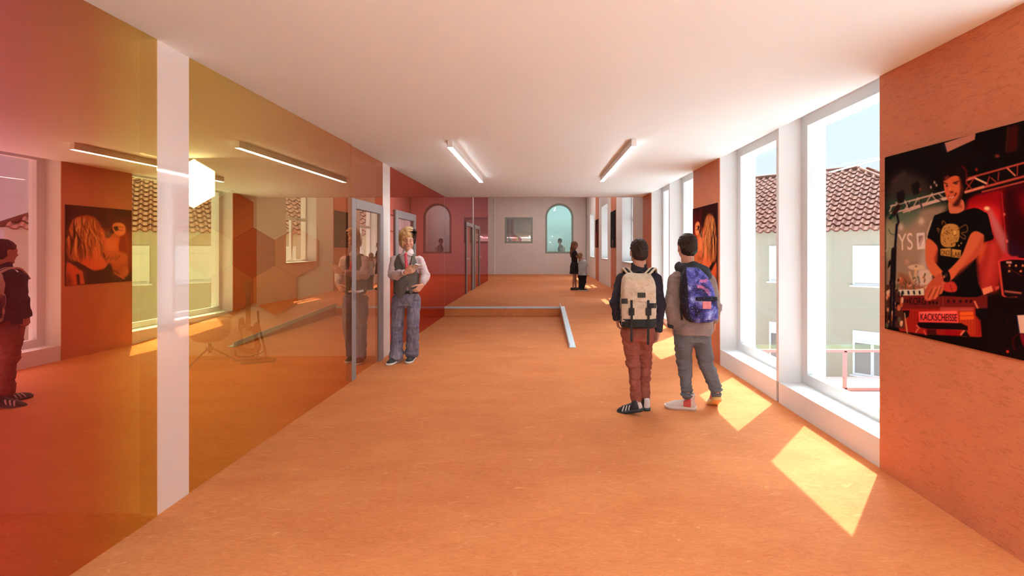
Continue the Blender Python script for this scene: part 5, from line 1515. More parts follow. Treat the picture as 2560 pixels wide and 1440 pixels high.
    zb, zk, zf, zt = Q(0, 817)[2], Q(0, 794)[2], Q(0, 750)[2], Q(0, 685)[2]
    bag('pack_body', [(zb + .01, cx, .01, .145, .075), (zk, cx, .0, .158, .085), (zf, cx, .0, .158, .085), (zt - .06, cx, .01, .140, .075), (zt - .01, cx, .02, .11, .055)], M_canvas)
    bag('pack_base', [(zb, cx, .01, .143, .076), (zb + .02, cx, .008, .156, .088), (zk, cx, .0, .1605, .0885)], M_web, (.002, 6))
    bag('flap', [(zf - .005, cx, -.012, .150, .085), (zf + .05, cx, -.010, .155, .088), (zt - .06, cx, -.002, .142, .084), (zt - .015, cx, .012, .118, .070), (zt + .008, cx, .03, .08, .04)], M_canvas, (.005, 9))
    yb = -.104
    box('seam', cx - .118, cx + .118, yb + .006, yb + .012, zf + .075, zf + .080, M_canvas, b)
    box('label_patch', Q(1588, 0)[0], Q(1607, 0)[0], yb - .002, yb + .012, Q(0, 741)[2], Q(0, 729)[2], M_webg, b, .001)
    for x, y1 in ((1573, 850), (1614, 858)):
        xx = Q(x, 0)[0]
        pts = [(xx, yb + .006, Q(0, 747)[2]), (xx, yb - .004, Q(0, 790)[2]), (xx + .001, yb + .012, zb + .01), (xx + .004, yb + .03, Q(0, y1)[2])]
        bm = bmesh.new()
        for p, q in zip(pts, pts[1:]):
            vs = [bm.verts.new((p[0] + o_, p[1] + e_, p[2])) for o_, e_ in ((-.010, 0), (.010, 0), (.010, -.003), (-.010, -.003))] + [bm.verts.new((q[0] + o_, q[1] + e_, q[2])) for o_, e_ in ((-.010, 0), (.010, 0), (.010, -.003), (-.010, -.003))]
            for f in ((0, 1, 5, 4), (1, 2, 6, 5), (2, 3, 7, 6), (3, 0, 4, 7)): bm.faces.new([vs[i] for i in f])
        o_ = from_bm('strap', bm, M_web, b)
        box('buckle', xx - .024, xx + .024, yb - .010, yb + .004, Q(0, 784)[2], Q(0, 766)[2], M_web, o_, .004)
        for rx in (-.016, .016):
            for rz in (.28, .72): lathe('rivet', [(.003, 0), (.003, .002)], M_chrome, o_, 8, (xx + rx, yb - .012, Q(0, 784)[2] * (1 - rz) + Q(0, 766)[2] * rz))
    for x0, x1, y0, y1 in ((1549, 1564, 744, 756), (1617, 1634, 755, 767)):
        a = Q(x0, y0); e = Q(x1, y1)
        o_ = box('side_strap', a[0], e[0], -.100, -.084, e[2], a[2], M_web, b, .003)
        box('buckle', a[0] + (e[0] - a[0]) * .55, e[0] - .004, -.104, -.088, e[2] + .006, a[2] - .006, M_webg, o_, .002)
    for sx, xa, xb in ((-1, 1581, 1562), (1, 1612, 1634)):
        for k, mm in ((-1, M_canvas), (0, M_web), (1, M_canvas)):
            pts = [P(xa + sx * 0 + k * 6, 690, -.13), P((xa + xb) / 2 + k * 6, 680, -.105), P(xb - sx * 3 + k * 6, 672, -.05), P(xb + sx * 1 + k * 5, 675, .03), P(xb + sx * 3 + k * 5, 700, .10)]
            pts = [(p[0], p[1] + .19, p[2] - .80) for p in pts]
            tube('shoulder_strap', curve3(pts, 4), .0105, mm, b, 8)
    hd = [(q[0], q[1] + .19, q[2] - .80) for q in (P(1583, 689, -.13), P(1586, 680, -.125), P(1596, 676, -.125), P(1606, 680, -.125), P(1609, 689, -.13))]
    tube('carry_handle', curve3(hd, 4), .011, M_web, b, 8)
boy_cream()

# ---- boy with the galaxy backpack
M_parka = cloth('grey_brown_parka', (0.255, 0.175, 0.15), 60); M_hood = cloth('dark_hood', (0.035, 0.033, 0.038), 80)
M_grey_tr = cloth('grey_trousers', (0.135, 0.125, 0.135), 90)
M_snk = mat('beige_sneaker', (0.60, 0.47, 0.42), 0.55, 0.25); M_snk_red = mat('red_sneaker_patch', (0.52, 0.06, 0.045), 0.5, .3)
M_snk_sole = mat('cream_sole', (0.66, 0.55, 0.50), 0.5, .3); M_gum = mat('gum_sole', (0.62, 0.36, 0.13), 0.6)
M_gal = mat('galaxy_print', (0.1, 0.1, 0.3), 0.7, 0.2)
_v = coords(M_gal, (1, 1, 1))
_n1 = noise(M_gal, _v, 7.5, 5, .6, .8); _n2 = noise(M_gal, coords(M_gal, (1, 1, 1), rot=(1, .4, 0)), 9, 4, .6, .6)
_a = ramp(M_gal, [(0.36, (0.012, 0.010, 0.03)), (0.47, (0.035, 0.035, 0.17)), (0.55, (0.10, 0.10, 0.42)), (0.64, (0.27, 0.33, 0.68)), (0.74, (0.75, 0.72, 0.85))], _n1)
_p = ramp(M_gal, [(0.60, (0, 0, 0)), (0.70, (0.85, 0.85, 0.85))], _n2)
_c = mixc(M_gal, _p.outputs[0], _a.outputs[0], (0.66, 0.20, 0.36))
_vo = N(M_gal, 'ShaderNodeTexVoronoi'); L(M_gal, _v, _vo.inputs['Vector']); _vo.inputs['Scale'].default_value = 75
_st = ramp(M_gal, [(0.10, (1, 1, 1)), (0.16, (0, 0, 0))], _vo.outputs['Distance'])
_c = mixc(M_gal, _st.outputs[0], _c, (0.85, 0.82, 0.9)); base(M_gal, _c)
M_galside = mat('black_pack_side', (0.016, 0.014, 0.022), 0.75, .2)
_v = coords(M_galside); _vo = N(M_galside, 'ShaderNodeTexVoronoi'); L(M_galside, _v, _vo.inputs['Vector']); _vo.inputs['Scale'].default_value = 60
_st = ramp(M_galside, [(0.10, (1, 1, 1)), (0.15, (0, 0, 0))], _vo.outputs['Distance']); base(M_galside, mixc(M_galside, _st.outputs[0], (0.018, 0.015, 0.026), (0.45, 0.42, 0.5)))

def boy_galaxy():
    d = 4.28; X0, P = place(1735, d)
    r = empty('person', (X0, d, 0), 0, 'person in grey parka and grey trousers walking away with a galaxy print backpack', 'person')
    R = axes(.12, -.03, .02); hc = P(1717, 618); s = 1.02
    v = Vol((-.40, -.25, 0), (.36, .35, 1.68), .0048)
    J = dict(shL=P(1690, 695), shR=P(1770, 697), elL=P(1677, 760, -.03), elR=P(1786, 762, .03), wrL=P(1683, 815, .03), wrR=P(1784, 805, .10),
             hipL=P(1710, 835), hipR=P(1752, 835), knL=P(1711, 905, .05), knR=P(1763, 903, .02), anL=P(1717, 985, -.02), anR=P(1791, 984, -.04))
    add_limbs(v, J, .86)
    H = add_head(v, hc, R, s, P(1720, 690, -.01), .052)
    add_hand(v, J['wrL'], (.08, .15, -1), (.9, -.25, .1), (.25, .95, .1), .90, (.3, .4, .5, .55), .4)
    add_hand(v, J['wrR'], (-.1, .1, -1), (-.9, -.2, .1), (-.2, .95, .1), .90, (.4, .45, .5, .55))
    vmesh('body', v, M_skin, r, None, face_paint(H, s, SKIN_B, (.04, .025, .02), (.42, .16, .13)))
    h_ = short_hair(r, H, R, s, hc, (0.032, 0.017, 0.012), nape=-.082, grow=.013, seed=11)
    j = Vol((-.40, -.25, .60), (.40, .25, 1.45), .0052)
    zh = P(0, 834)[2]; c0 = P(1733, 0)[0]; c1 = P(1730, 0)[0]
    j.add(loft([(zh, c0, 0, .190, .145), (.85, c0, 0, .182, .135), (1.0, c1, 0, .172, .122), (1.15, c1, 0, .178, .118), (1.235, c1, -.005, .165, .10), (1.295, P(1724, 0)[0], -.01, .115, .085), (1.34, P(1721, 0)[0], 0, .075, .075)]))
    for S_ in 'LR':
        j.chain([A3(J['sh' + S_]) + A3((0, 0, -.01)), J['el' + S_]], [.070, .064], .05); w = A3(J['wr' + S_]); e = A3(J['el' + S_])
        j.add(flatcone(e, e + (w - e) * .98, .063, .052), .03)
    j.wrinkle(.0075, (8, 8, 11), 13); j.wrinkle(.004, (18, 18, 22), 14)
    P3 = (j.ax[0][:, None, None], j.ax[1][None, :, None], j.ax[2][None, None, :])
    jk = vmesh('jacket', j, M_parka, r)
    w = A3(J['wrL']); e = A3(J['elL']); u = nrm(w - e)
    c_ = Vol(w - .08, w + .08, .005); c_.add(flatcone(w - u * .035, w + u * .004, .054, .052)); vmesh('cuff', c_, M_hood, r)
    # hood hanging down the back, to the right
    h = Vol((-.25, -.26, 1.05), (.28, .12, 1.50), .005)
    h.add(cone(P(1708, 672, -.02), P(1727, 668, -.06), .055, .055)); h.add(cone(P(1703, 668, .02), P(1735, 668, .02), .062, .06), .03)
    h.chain([P(1712, 672, -.08), P(1735, 682, -.12), P(1757, 690, -.12), P(1768, 690, -.06)], [.050, .060, .060, .045], .03)
    h.chain([P(1735, 668, -.05), P(1760, 678, -.05)], [.055, .055], .03)
    h.add(cone(P(1718, 668, .0), P(1716, 640, .0), .058, .062), .01, 's')
    h.wrinkle(.004, (10, 10, 10), 17)
    vmesh('hood', h, M_hood, r, None, None, 2)
    t = Vol((-.26, -.22, .03), (.34, .26, .86), .0052)
    t.add(loft([(.62, P(1731, 0)[0], 0, .14, .10), (.70, P(1732, 0)[0], 0, .165, .115), (.82, P(1732, 0)[0], 0, .16, .115)]))
    for S_, h0 in (('L', (1708, 845)), ('R', (1754, 845))):
        k = A3(J['kn' + S_]); a = A3(J['an' + S_]); hp = A3(P(*h0))
        t.add(cone(hp, k, .092, .076), .03); t.add(flatcone(k + (hp - k) * .05, a + A3((0, 0, .01)), .075, .056), .02)
        # bunched hems
        for dz, rr in ((.075, .058), (.04, .066), (-.005, .060), (-.03, .052)): t.add(ell(a + A3((0, 0, dz)), (rr, rr, .026)), .012)
        for dz in (.03, -.03): t.add(cone(k + A3((-.04, -.055, dz)), k + A3((.045, -.05, dz + .02)), .016, .012), .015)
    t.wrinkle(.0095, (8, 8, 17), 18); t.wrinkle(.005, (17, 17, 33), 19)
    vmesh('trousers', t, M_grey_tr, r)
    red = [('side_patch', rbox((sx * .05, .0, .07), (.03, .034, .040), .01), M_snk_red) for sx in (-1, 1)]
    aL, aR = J['anL'], J['anR']
    shoe(r, foot_M(aL[0] + .0, aL[1], 1.35, .0, 0), M_snk, M_snk_sole, .27, .098, red, .035, .032)
    shoe(r, foot_M(aR[0], aR[1] + .0, -.10, .52, .0, .13), M_snk, M_gum, .27, .098, red, .035, .032)
    b = empty('backpack', (X0, d - .16, .80), 0, 'galaxy print backpack with stars, black side and front pocket, on the boy in the parka', 'backpack')
    def Q(x, y, t=-.20):
        q = P(x, y, t); return A3((q[0], q[1] + .16, q[2] - .80))
    def bag(name, secs, m, extra=None, wr=.003, pw=2.6):
        g = Vol((-.18, -.22, -.08), (.30, .15, .62), .0045); g.add(loft(secs, pw))
        if extra: extra(g)
        g.wrinkle(wr, (11, 11, 14), 21); return vmesh(name, g, m, b, None, None, 2)
    def S(y, xc, hw, dy, cy=-.03):
        q = Q(xc, y); return (q[2], q[0], cy, hw, dy)
    secs = [S(806, 1753, .085, .05), S(797, 1753, .125, .08), S(770, 1750, .145, .095), S(730, 1746, .140, .098), S(700, 1741, .118, .085), S(680, 1735, .085, .06), S(668, 1730, .05, .035)]
    bag('pack_body', secs, M_gal)
    # black side panel, left, over the body
    side = [(z, cx_ - hw * .70, -.012, hw * .38, dy * .93) for z, cx_, cy_, hw, dy in secs]
    bag('side_panel', side, M_galside)
    pk = [S(796, 1759, .095, .03, -.105), S(785, 1759, .105, .045, -.105), S(752, 1757, .105, .045, -.105), S(740, 1756, .098, .03, -.100)]
    bag('front_pocket', pk, M_gal)
    zz = Q(0, 741)[2]; xa, xb = Q(1737, 0)[0], Q(1779, 0)[0]
    bag('pocket_flap', [(zz - .03, (xa + xb) / 2, -.115, .102, .042), (zz + .005, (xa + xb) / 2, -.108, .098, .040)], M_galside, None, .001)
    q0 = Q(1755, 757)
    M_pinkp = cloth('pink_patch', (0.72, 0.25, 0.28), 40)
    box('pink_patch', Q(1745, 0)[0], Q(1766, 0)[0], -.158, -.145, Q(0, 768)[2], Q(0, 750)[2], M_pinkp, b, .004)
    for sx, pts in ((-1, [P(1712, 690, -.15), P(1706, 684, -.10), P(1703, 690, -.0), P(1700, 720, .1)]), (1, [P(1765, 700, -.15), P(1772, 692, -.08), P(1775, 700, .03), P(1776, 730, .12)])):
        tube('shoulder_strap', curve3([(p[0], p[1] + .16, p[2] - .80) for p in pts], 4), .013, M_web, b, 8)
    pts = [P(1705, 745, -.10), P(1702, 770, -.13), P(1705, 800, -.135)]
    tube('strap_end', curve3([(p[0], p[1] + .16, p[2] - .80) for p in pts], 4), .009, M_web, b, 6)
boy_galaxy()

# ---- man with the phone
M_shirt = cloth('pale_pink_shirt', (0.62, 0.49, 0.50), 120, .8, .06); M_vest = cloth('grey_vest', (0.135, 0.108, 0.093), 140, .8, .2)
M_tie = cloth('red_tie', (0.66, 0.075, 0.10), 100, .5, .1)
M_jeans = mat('faded_jeans', (0.2, 0.2, 0.28), .85, .15)
_v = coords(M_jeans, (1, 1, .25)); _r = ramp(M_jeans, [(0.35, (0.155, 0.14, 0.19)), (0.65, (0.27, 0.24, 0.28))], noise(M_jeans, _v, 45, 4)); _r2 = ramp(M_jeans, [(0.35, (0.75, .75, .85)), (0.65, (1.1, 1.05, 1.05))], noise(M_jeans, coords(M_jeans), 5, 3)); base(M_jeans, mixc(M_jeans, 1, _r.outputs[0], _r2.outputs[0], 'MULTIPLY'))
M_slip = mat('dark_grey_canvas_shoe', (0.05, 0.045, 0.045), .8, .2); M_whitesole = mat('white_sole', (0.72, 0.68, 0.66), .5, .3)
M_phone = mat('silver_phone', (0.62, 0.60, 0.58), .3, .5, .5); M_screen = mat('dark_screen', (0.02, 0.02, 0.025), .1, .6)

def man_phone():
    d = 6.10; X0, P = place(1016, d, PI)
    r = empty('person', (X0, d, 0), PI, 'person with blond fringe, grey vest and red tie looking at a phone by the glass', 'person')
    R = axes(.30, -.26, -.03); hc = P(1020, 598, .0); s = 1.13
    v = Vol((-.36, -.25, 0), (.36, .45, 1.82), .0044)
    J = dict(shL=P(1049, 647), shR=P(986, 647), elL=P(1064, 688, .02), elR=P(979, 688, -.04), wrL=P(1055, 713, -.08), wrR=P(1014, 681, -.28),
             hipL=P(1034, 742), hipR=P(998, 742), knL=P(1033, 815, -.05), knR=P(993, 818, -.03), anL=P(1031, 880, .05), anR=P(992, 890, -.05))
    add_limbs(v, J, .98)
    H = add_head(v, hc, R, s, P(1018, 645, .01), .050)
    Fd = nrm((-.9, .25, .30)); S_ = nrm((.15, .35, .9))
    add_hand(v, J['wrR'], Fd, (-.1, -.85, .5), S_, 1.08, (.55, .6, .62, .66), .3, (.75, .5, -.0))
    add_hand(v, J['wrL'], (.62, .32, -.75), (.55, -.8, .15), (.45, .6, .55), 1.05, (.5, .55, .6, .65), .2)
    vmesh('body', v, M_skin, r, None, face_paint(H, s, SKIN_M, (.12, .07, .05), (.52, .20, .18), True))
    # hair: dark roots, blond lengths swept across the forehead
    hv = Vol(H(0, 0, 0) - .19, H(0, 0, 0) + .19, .0045)
    hv.add(ell(H(0, -.018, .040), A3((.085, .104, .093)) * s, R)); hv.add(ell(H(.0, -.05, -.04), A3((.078, .062, .085)) * s, R), .02)
    hv.add(ell(H(.062, .015, -.02), A3((.034, .062, .085)) * s, R), .02); hv.add(ell(H(-.070, -.01, -.005), A3((.022, .045, .06)) * s, R), .02); hv.add(ell(H(.03, .06, .085), A3((.065, .055, .045)) * s, R), .03)
    hv.add(ell(H(-.012, .115, -.060), A3((.066, .085, .112)) * s, R), .012, 's')
    hv.wrinkle(.004, (40, 40, 16), 31)
    BL, DK = A3((0.66, 0.42, 0.20)), A3((0.035, 0.018, 0.014))
    top = H(-.03, .02, .125)
    def hp(V):
        dd = np.linalg.norm(V - top, axis=1); w = np.clip((dd - .05) / .05, 0, 1)[:, None]
        lft = np.clip((-(V - A3(hc)) @ R[:, 0] - .035) / .02, 0, 1)[:, None]       # his left side stays dark
        c = DK * (1 - w) + BL * w
        c = c * (1 - lft) + DK * 1.6 * lft
        k = 1 + .5 * (vnoise(V[:, 0] * 60, V[:, 1] * 60, V[:, 2] * 14, 5) - .5)[:, None]
        return np.clip(c * k, 0, 1)
    ho = vmesh('hair', hv, M_hair, r, None, hp)
    rng = np.random.default_rng(5); locks = []
    for i in range(250):
        if i < 185:
            # from the parting over his left eye, across the forehead to his right side and down
            f = (i % 185) / 184; f2 = rng.uniform(0, 1)
            y0 = -.07 + .155 * f; p0 = (-.036 + .008 * rng.normal(), y0, .140 - 2.6 * max(0, y0 - .01) ** 2 - .9 * y0 * y0)
            side = rng.uniform(.35, 1)                 # 1 = far round the temple
            ang = PI / 2 - side * (1.05 + .9 * (1 - f))     # 90 deg = straight ahead
            rx, ry = .099, .116
            ex, ey = rx * math.cos(ang), ry * math.sin(ang) - .008
            drop = rng.uniform(-.002, .034) if side < .6 else rng.uniform(-.085, -.02)
            m1 = (.45 * (p0[0] + ex) + .012, .5 * (p0[1] + ey) + .018, .138 - .02 * f2)
            m2 = (ex * .99 + .004, ey + .004, .072 - .012 * f2)
            end = (ex * (1.0 if side > .6 else .95), ey + (.002 if side > .6 else .0), drop)
            col = BL * rng.uniform(.7, 1.3) if rng.uniform() > .16 else DK * rng.uniform(1.0, 2.6)
        else:
            y0 = rng.uniform(-.06, .06); p0 = (-.036, y0, .126 - 1.6 * y0 * y0); a = rng.uniform(-.9, .75)
            ex, ey = -.093 * math.cos(a), .104 * math.sin(a) - .012
            m1 = (.55 * (p0[0] + ex) - .02, .5 * (y0 + ey), .105); m2 = (ex, ey, .05); end = (ex * .97, ey, rng.uniform(-.05, .0)); col = DK * rng.uniform(.8, 2.0)
        locks.append(([H(*p0), H(*m1), H(*m2), H(*end)], .0052 * s * rng.uniform(.6, 1.1), np.clip(col, 0, 1)))
    hair_locks(ho, 'fringe', locks)
    # shirt
    sh = Vol((-.36, -.25, .84), (.36, .42, 1.56), .005)
    sh.add(loft([(.93, 0, .0, .150, .105), (1.10, 0, 0, .160, .112), (1.28, .0, 0, .172, .112), (1.36, 0, -.01, .155, .095), (1.41, 0, -.01, .105, .082), (1.45, 0, -.01, .072, .07)]))
    for q in 'LR':
        e, w, b_ = A3(J['el' + q]), A3(J['wr' + q]), A3(J['sh' + q])
        sh.chain([b_ + A3((0, 0, -.015)), e], [.061, .056], .045); sh.add(flatcone(e, e + (w - e) * .96, .056, .042), .03)
        sh.add(cone(e + (w - e) * .3 + A3((0, 0, -.02)), e + (w - e) * .55, .058, .05), .03)
    sh.wrinkle(.0065, (10, 10, 14), 33); sh.wrinkle(.0035, (20, 20, 26), 34)
    vmesh('shirt', sh, M_shirt, r)
    nk = A3(P(1019, 629, -.0))
    cl = Vol(nk - .16, nk + .16, .004)
    cl.add(flatcone(nk + A3((0, -.012, -.045)), nk + A3((0, -.022, .030)), .082, .064))
    for q in (1, -1):
        cl.add(rbox(nk + A3((q * .040, .062, -.030)), (.034, .008, .026), .004, axes(-q * .45, .45, q * .55)), .008)
    cl.add(flatcone(nk + A3((0, -.012, -.06)), nk + A3((0, -.024, .05)), .071, .054), .002, 's')
    Xc, Yc, Zc = cl.ax[0][:, None, None], cl.ax[1][None, :, None], cl.ax[2][None, None, :]
    gap = np.maximum(np.abs(Xc - nk[0]) - .004 - np.clip((Zc - nk[2] + .03) * .35, 0, .05), nk[1] + .01 - Yc)
    cl.D = np.maximum(cl.D, -gap.astype(f32))
    vmesh('collar', cl, M_shirt, r)
    # vest
    ve = Vol((-.26, -.22, .80), (.26, .24, 1.46), .005)
    ve.add(loft([(.84, 0, 0, .182, .138), (.92, 0, 0, .176, .132), (.98, 0, 0, .170, .126), (1.12, 0, 0, .170, .124), (1.30, 0, 0, .170, .122), (1.40, .0, -.01, .142, .100), (1.435, 0, -.015, .105, .088)]))
    X, Y, Z = ve.ax[0][:, None, None], ve.ax[1][None, :, None], ve.ax[2][None, None, :]
    for q in 'LR':
        b_ = A3(J['sh' + q]); ve.add(cone(b_ + A3((np.sign(b_[0]) * .045, 0, -.14)), b_ + A3((np.sign(b_[0]) * .015, 0, .05)), .082, .070), .01, 's')
    nx = P(1024, 0)[0]
    wedge = np.maximum(np.abs(X - nx * np.clip((1.44 - Z) / .24, 0, 1)) - np.clip((Z - 1.185) * .40, 0, .2), -(Y - .02)).astype(f32)     # V neck
    ve.D = np.maximum(ve.D, -wedge)
    hem = .935 - .085 * np.clip(1 - np.abs(np.abs(X - .005) - .045) / .09, 0, 1) * (Y > 0) + 0 * Z    # two points at the front
    ve.D = np.maximum(ve.D, (hem - Z).astype(f32))
    split = np.maximum(np.abs(X - nx + .004) - np.clip((1.02 - Z) * .30, 0, .06), -(Y - .03)); ve.D = np.maximum(ve.D, -split.astype(f32))
    ve.wrinkle(.003, (9, 9, 13), 36)
    vo = vmesh('vest', ve, M_vest, r)
    for z in (1.14, 1.075, 1.01): lathe('button', [(.006, 0), (.006, .003)], M_web, vo, 10, (nx + .012, .127, z))
    for q in (-1, 1):      # lapels
        la = Vol((-.2, .0, 1.1), (.2, .2, 1.5), .004)
        pts = [(nx + q * .006, .128, 1.185), (nx + q * .055, .126, 1.30), (nx * .5 + q * .085, .095, 1.395)]
        la.chain([(p[0], p[1] - .004, p[2]) for p in pts], [.008, .017, .014], .01); vmesh('lapel', la, M_vest, vo)
    ti = Vol((-.12, .02, 1.1), (.12, .2, 1.5), .0035)
    kx = nk[0]
    ti.add(ell((kx, .082, nk[2] - .035), (.020, .014, .020))); ti.add(cone((kx, .088, nk[2] - .045), (nx, .120, 1.22), .013, .024), .008); ti.add(cone((kx - .020, .068, nk[2] - .026), (kx + .020, .068, nk[2] - .026), .007, .007), .008)
    vmesh('tie', ti, M_tie, r)
    # jeans
    t = Vol((-.26, -.24, .0), (.26, .30, .99), .0052)
    t.add(loft([(.74, 0, 0, .135, .105), (.84, 0, 0, .165, .115), (.96, 0, 0, .158, .112)]))
    for q, hx in (('L', (1035, 752)), ('R', (997, 752))):
        k, a, hp_ = A3(J['kn' + q]), A3(J['an' + q]), A3(P(*hx))
        t.add(cone(hp_, k, .096, .082), .03); t.add(flatcone(k + (hp_ - k) * .05, a + A3((0, .02, -.045)), .080, .090), .02)
        t.add(ell(a + A3((0, .03, -.01)), (.088, .100, .06)), .02)
    t.wrinkle(.008, (8, 8, 11), 38); t.wrinkle(.0045, (16, 16, 22), 39)
    t.D = np.maximum(t.D, .012 - t.ax[2][None, None, :])
    vmesh('jeans', t, M_jeans, r)
    bl = Vol((-.22, -.2, .88), (.22, .2, .98), .005); bl.add(loft([(.905, 0, 0, .166, .121), (.945, 0, 0, .162, .119)])); vmesh('belt', bl, M_web, r)
    aL, aR = J['anL'], J['anR']
    shoe(r, foot_M(aR[0], aR[1] + .02, -.25), M_slip, M_whitesole, .28, .105, (), 0)
    shoe(r, foot_M(aL[0], aL[1] + .02, .02), M_slip, M_whitesole, .28, .105, (), 0)
    # phone in his right hand
    c = A3(J['wrR']) + Fd * .130 + A3((0, -.016, .02))
    e1 = nrm((-.55, .35, .50)); e2 = A3((-.05, -.36, .93)); e2 = nrm(e2 - e1 * (e1 @ e2)); e0 = np.cross(e1, e2)
    wr = A3(c); X0w = A3((X0 - wr[0], d - wr[1], wr[2]))
    ph = empty('smartphone', X0w, PI, 'silver smartphone held in the right hand of the man in the vest', 'phone')
    M4 = Matrix(((e0[0], e1[0], e2[0], 0), (e0[1], e1[1], e2[1], 0), (e0[2], e1[2], e2[2], 0), (0, 0, 0, 1)))
    o_ = box('case', -.036, .036, -.072, .072, -.0045, .0040, M_phone, ph, .003); o_.data.transform(M4)
    o_ = box('screen', -.033, .033, -.066, .066, .0042, .0050, M_screen, ph); o_.data.transform(M4)
man_phone()
# ---- woman and child at the far windows
M_blackdress = cloth('black_dress', (0.028, 0.020, 0.022), 60); M_lightshirt = cloth('pale_blue_shirt', (0.42, 0.43, 0.45), 70, .8, .06)
M_blacktr = cloth('black_trousers', (0.016, 0.015, 0.02), 70); M_sandal = mat('dark_sandal', (0.03, 0.018, 0.016), .5, .3)
SKIN_F = (0.42, 0.20, 0.135)
def woman():
    d = 14.36; X0, P = place(1436, d, -PI / 2, ZU)
    r = empty('person', (X0, d, ZU), -PI / 2, 'person with long hair in a short black dress, holding the child in the far hall', 'person')
    R = axes(-.1, -.22); hc = P(1438.2, 613); s = .90
    v = Vol((-.30, -.30, 0), (.30, .40, 1.58), .007)
    J = dict(shL=P(1436, 629.5, .13), shR=P(1436.5, 629.5, -.13), elL=P(1440, 641, .17), elR=P(1441.5, 641.5, -.16), wrL=P(1450, 645, .06), wrR=P(1450, 646, -.10),
             hipL=P(1436, 668, .07), hipR=P(1436, 668, -.07), knL=P(1438.5, 695, .07), knR=P(1434.5, 696, -.07), anL=P(1439.5, 719, .07), anR=P(1432.5, 718.5, -.07))
    add_limbs(v, J, .78)
    for q in 'LR':
        a = A3(J['an' + q]); v.chain([a + A3((0, -.02, -.05)), a + A3((0, .12, -.065))], [.026, .022], .02)
    H = add_head(v, hc, R, s, P(1436, 628), .045)
    for q in 'LR': add_hand(v, J['wr' + q], (-.2 if q == 'R' else .2, 1, -.1), (0, -.2, -1) , (-.9 if q == 'R' else .9, .2, .2), .82, (.2, .25, .3, .35))
    vmesh('body', v, M_skin, r, None, face_paint(H, s, SKIN_F, (.08, .045, .03), (.40, .14, .12)))
    h = Vol((-.2, -.35, 1.0), (.2, .2, 1.62), .006)
    h.add(ell(H(0, -.018, .036), A3((.084, .106, .094)) * s, R))
    h.chain([H(0, -.07, .03), P(1432.5, 622), P(1430.2, 633), P(1428, 641)], [.085, .085, .070, .035], .04)
    h.add(ell(H(0, .115, -.05), A3((.080, .085, .12)) * s, R), .012, 's')
    h.wrinkle(.006, (40, 40, 7), 51)
    vmesh('hair', h, M_hair, r, None, flatpaint((.20, .085, .045), .5, 40, 3))
    t = Vol((-.28, -.24, .55), (.28, .36, 1.36), .006)
    zc = lambda y: P(0, y)[2]
    t.add(loft([(zc(657), .0, .0, .115, .098), (zc(652), 0, 0, .112, .092), (zc(643), 0, .0, .125, .098), (zc(634), 0, .0, .140, .098), (zc(628.5), 0, -.005, .115, .075), (zc(626), 0, -.01, .06, .055)]))
    for q in 'LR': t.add(flatcone(A3(J['sh' + q]) + A3((0, 0, .0)), A3(J['sh' + q]) * .2 + A3(J['el' + q]) * .8, .054, .046), .03); t.add(ell(J['sh' + q], (.05, .052, .05)), .03)
    t.wrinkle(.003, (16, 16, 20), 52); vmesh('top', t, M_blackdress, r)
    k = Vol((-.26, -.26, .40), (.26, .26, .95), .006)
    k.add(loft([(zc(672), 0, -.005, .150, .140), (zc(664), 0, -.005, .138, .130), (zc(656), 0, 0, .118, .102)])); k.add(loft([(zc(685), 0, -.005, .165, .150), (zc(676), 0, -.005, .155, .140), (zc(668), 0, -.005, .135, .125)]), .004)
    k.wrinkle(.010, (22, 22, 4), 53); vmesh('skirt', k, M_blackdress, r)
    for q in 'LR':
        a = J['an' + q]; shoe(r, foot_M(a[0], a[1] - .01, 0), M_sandal, M_sandal, .225, .08, (), -.03, .02)
woman()
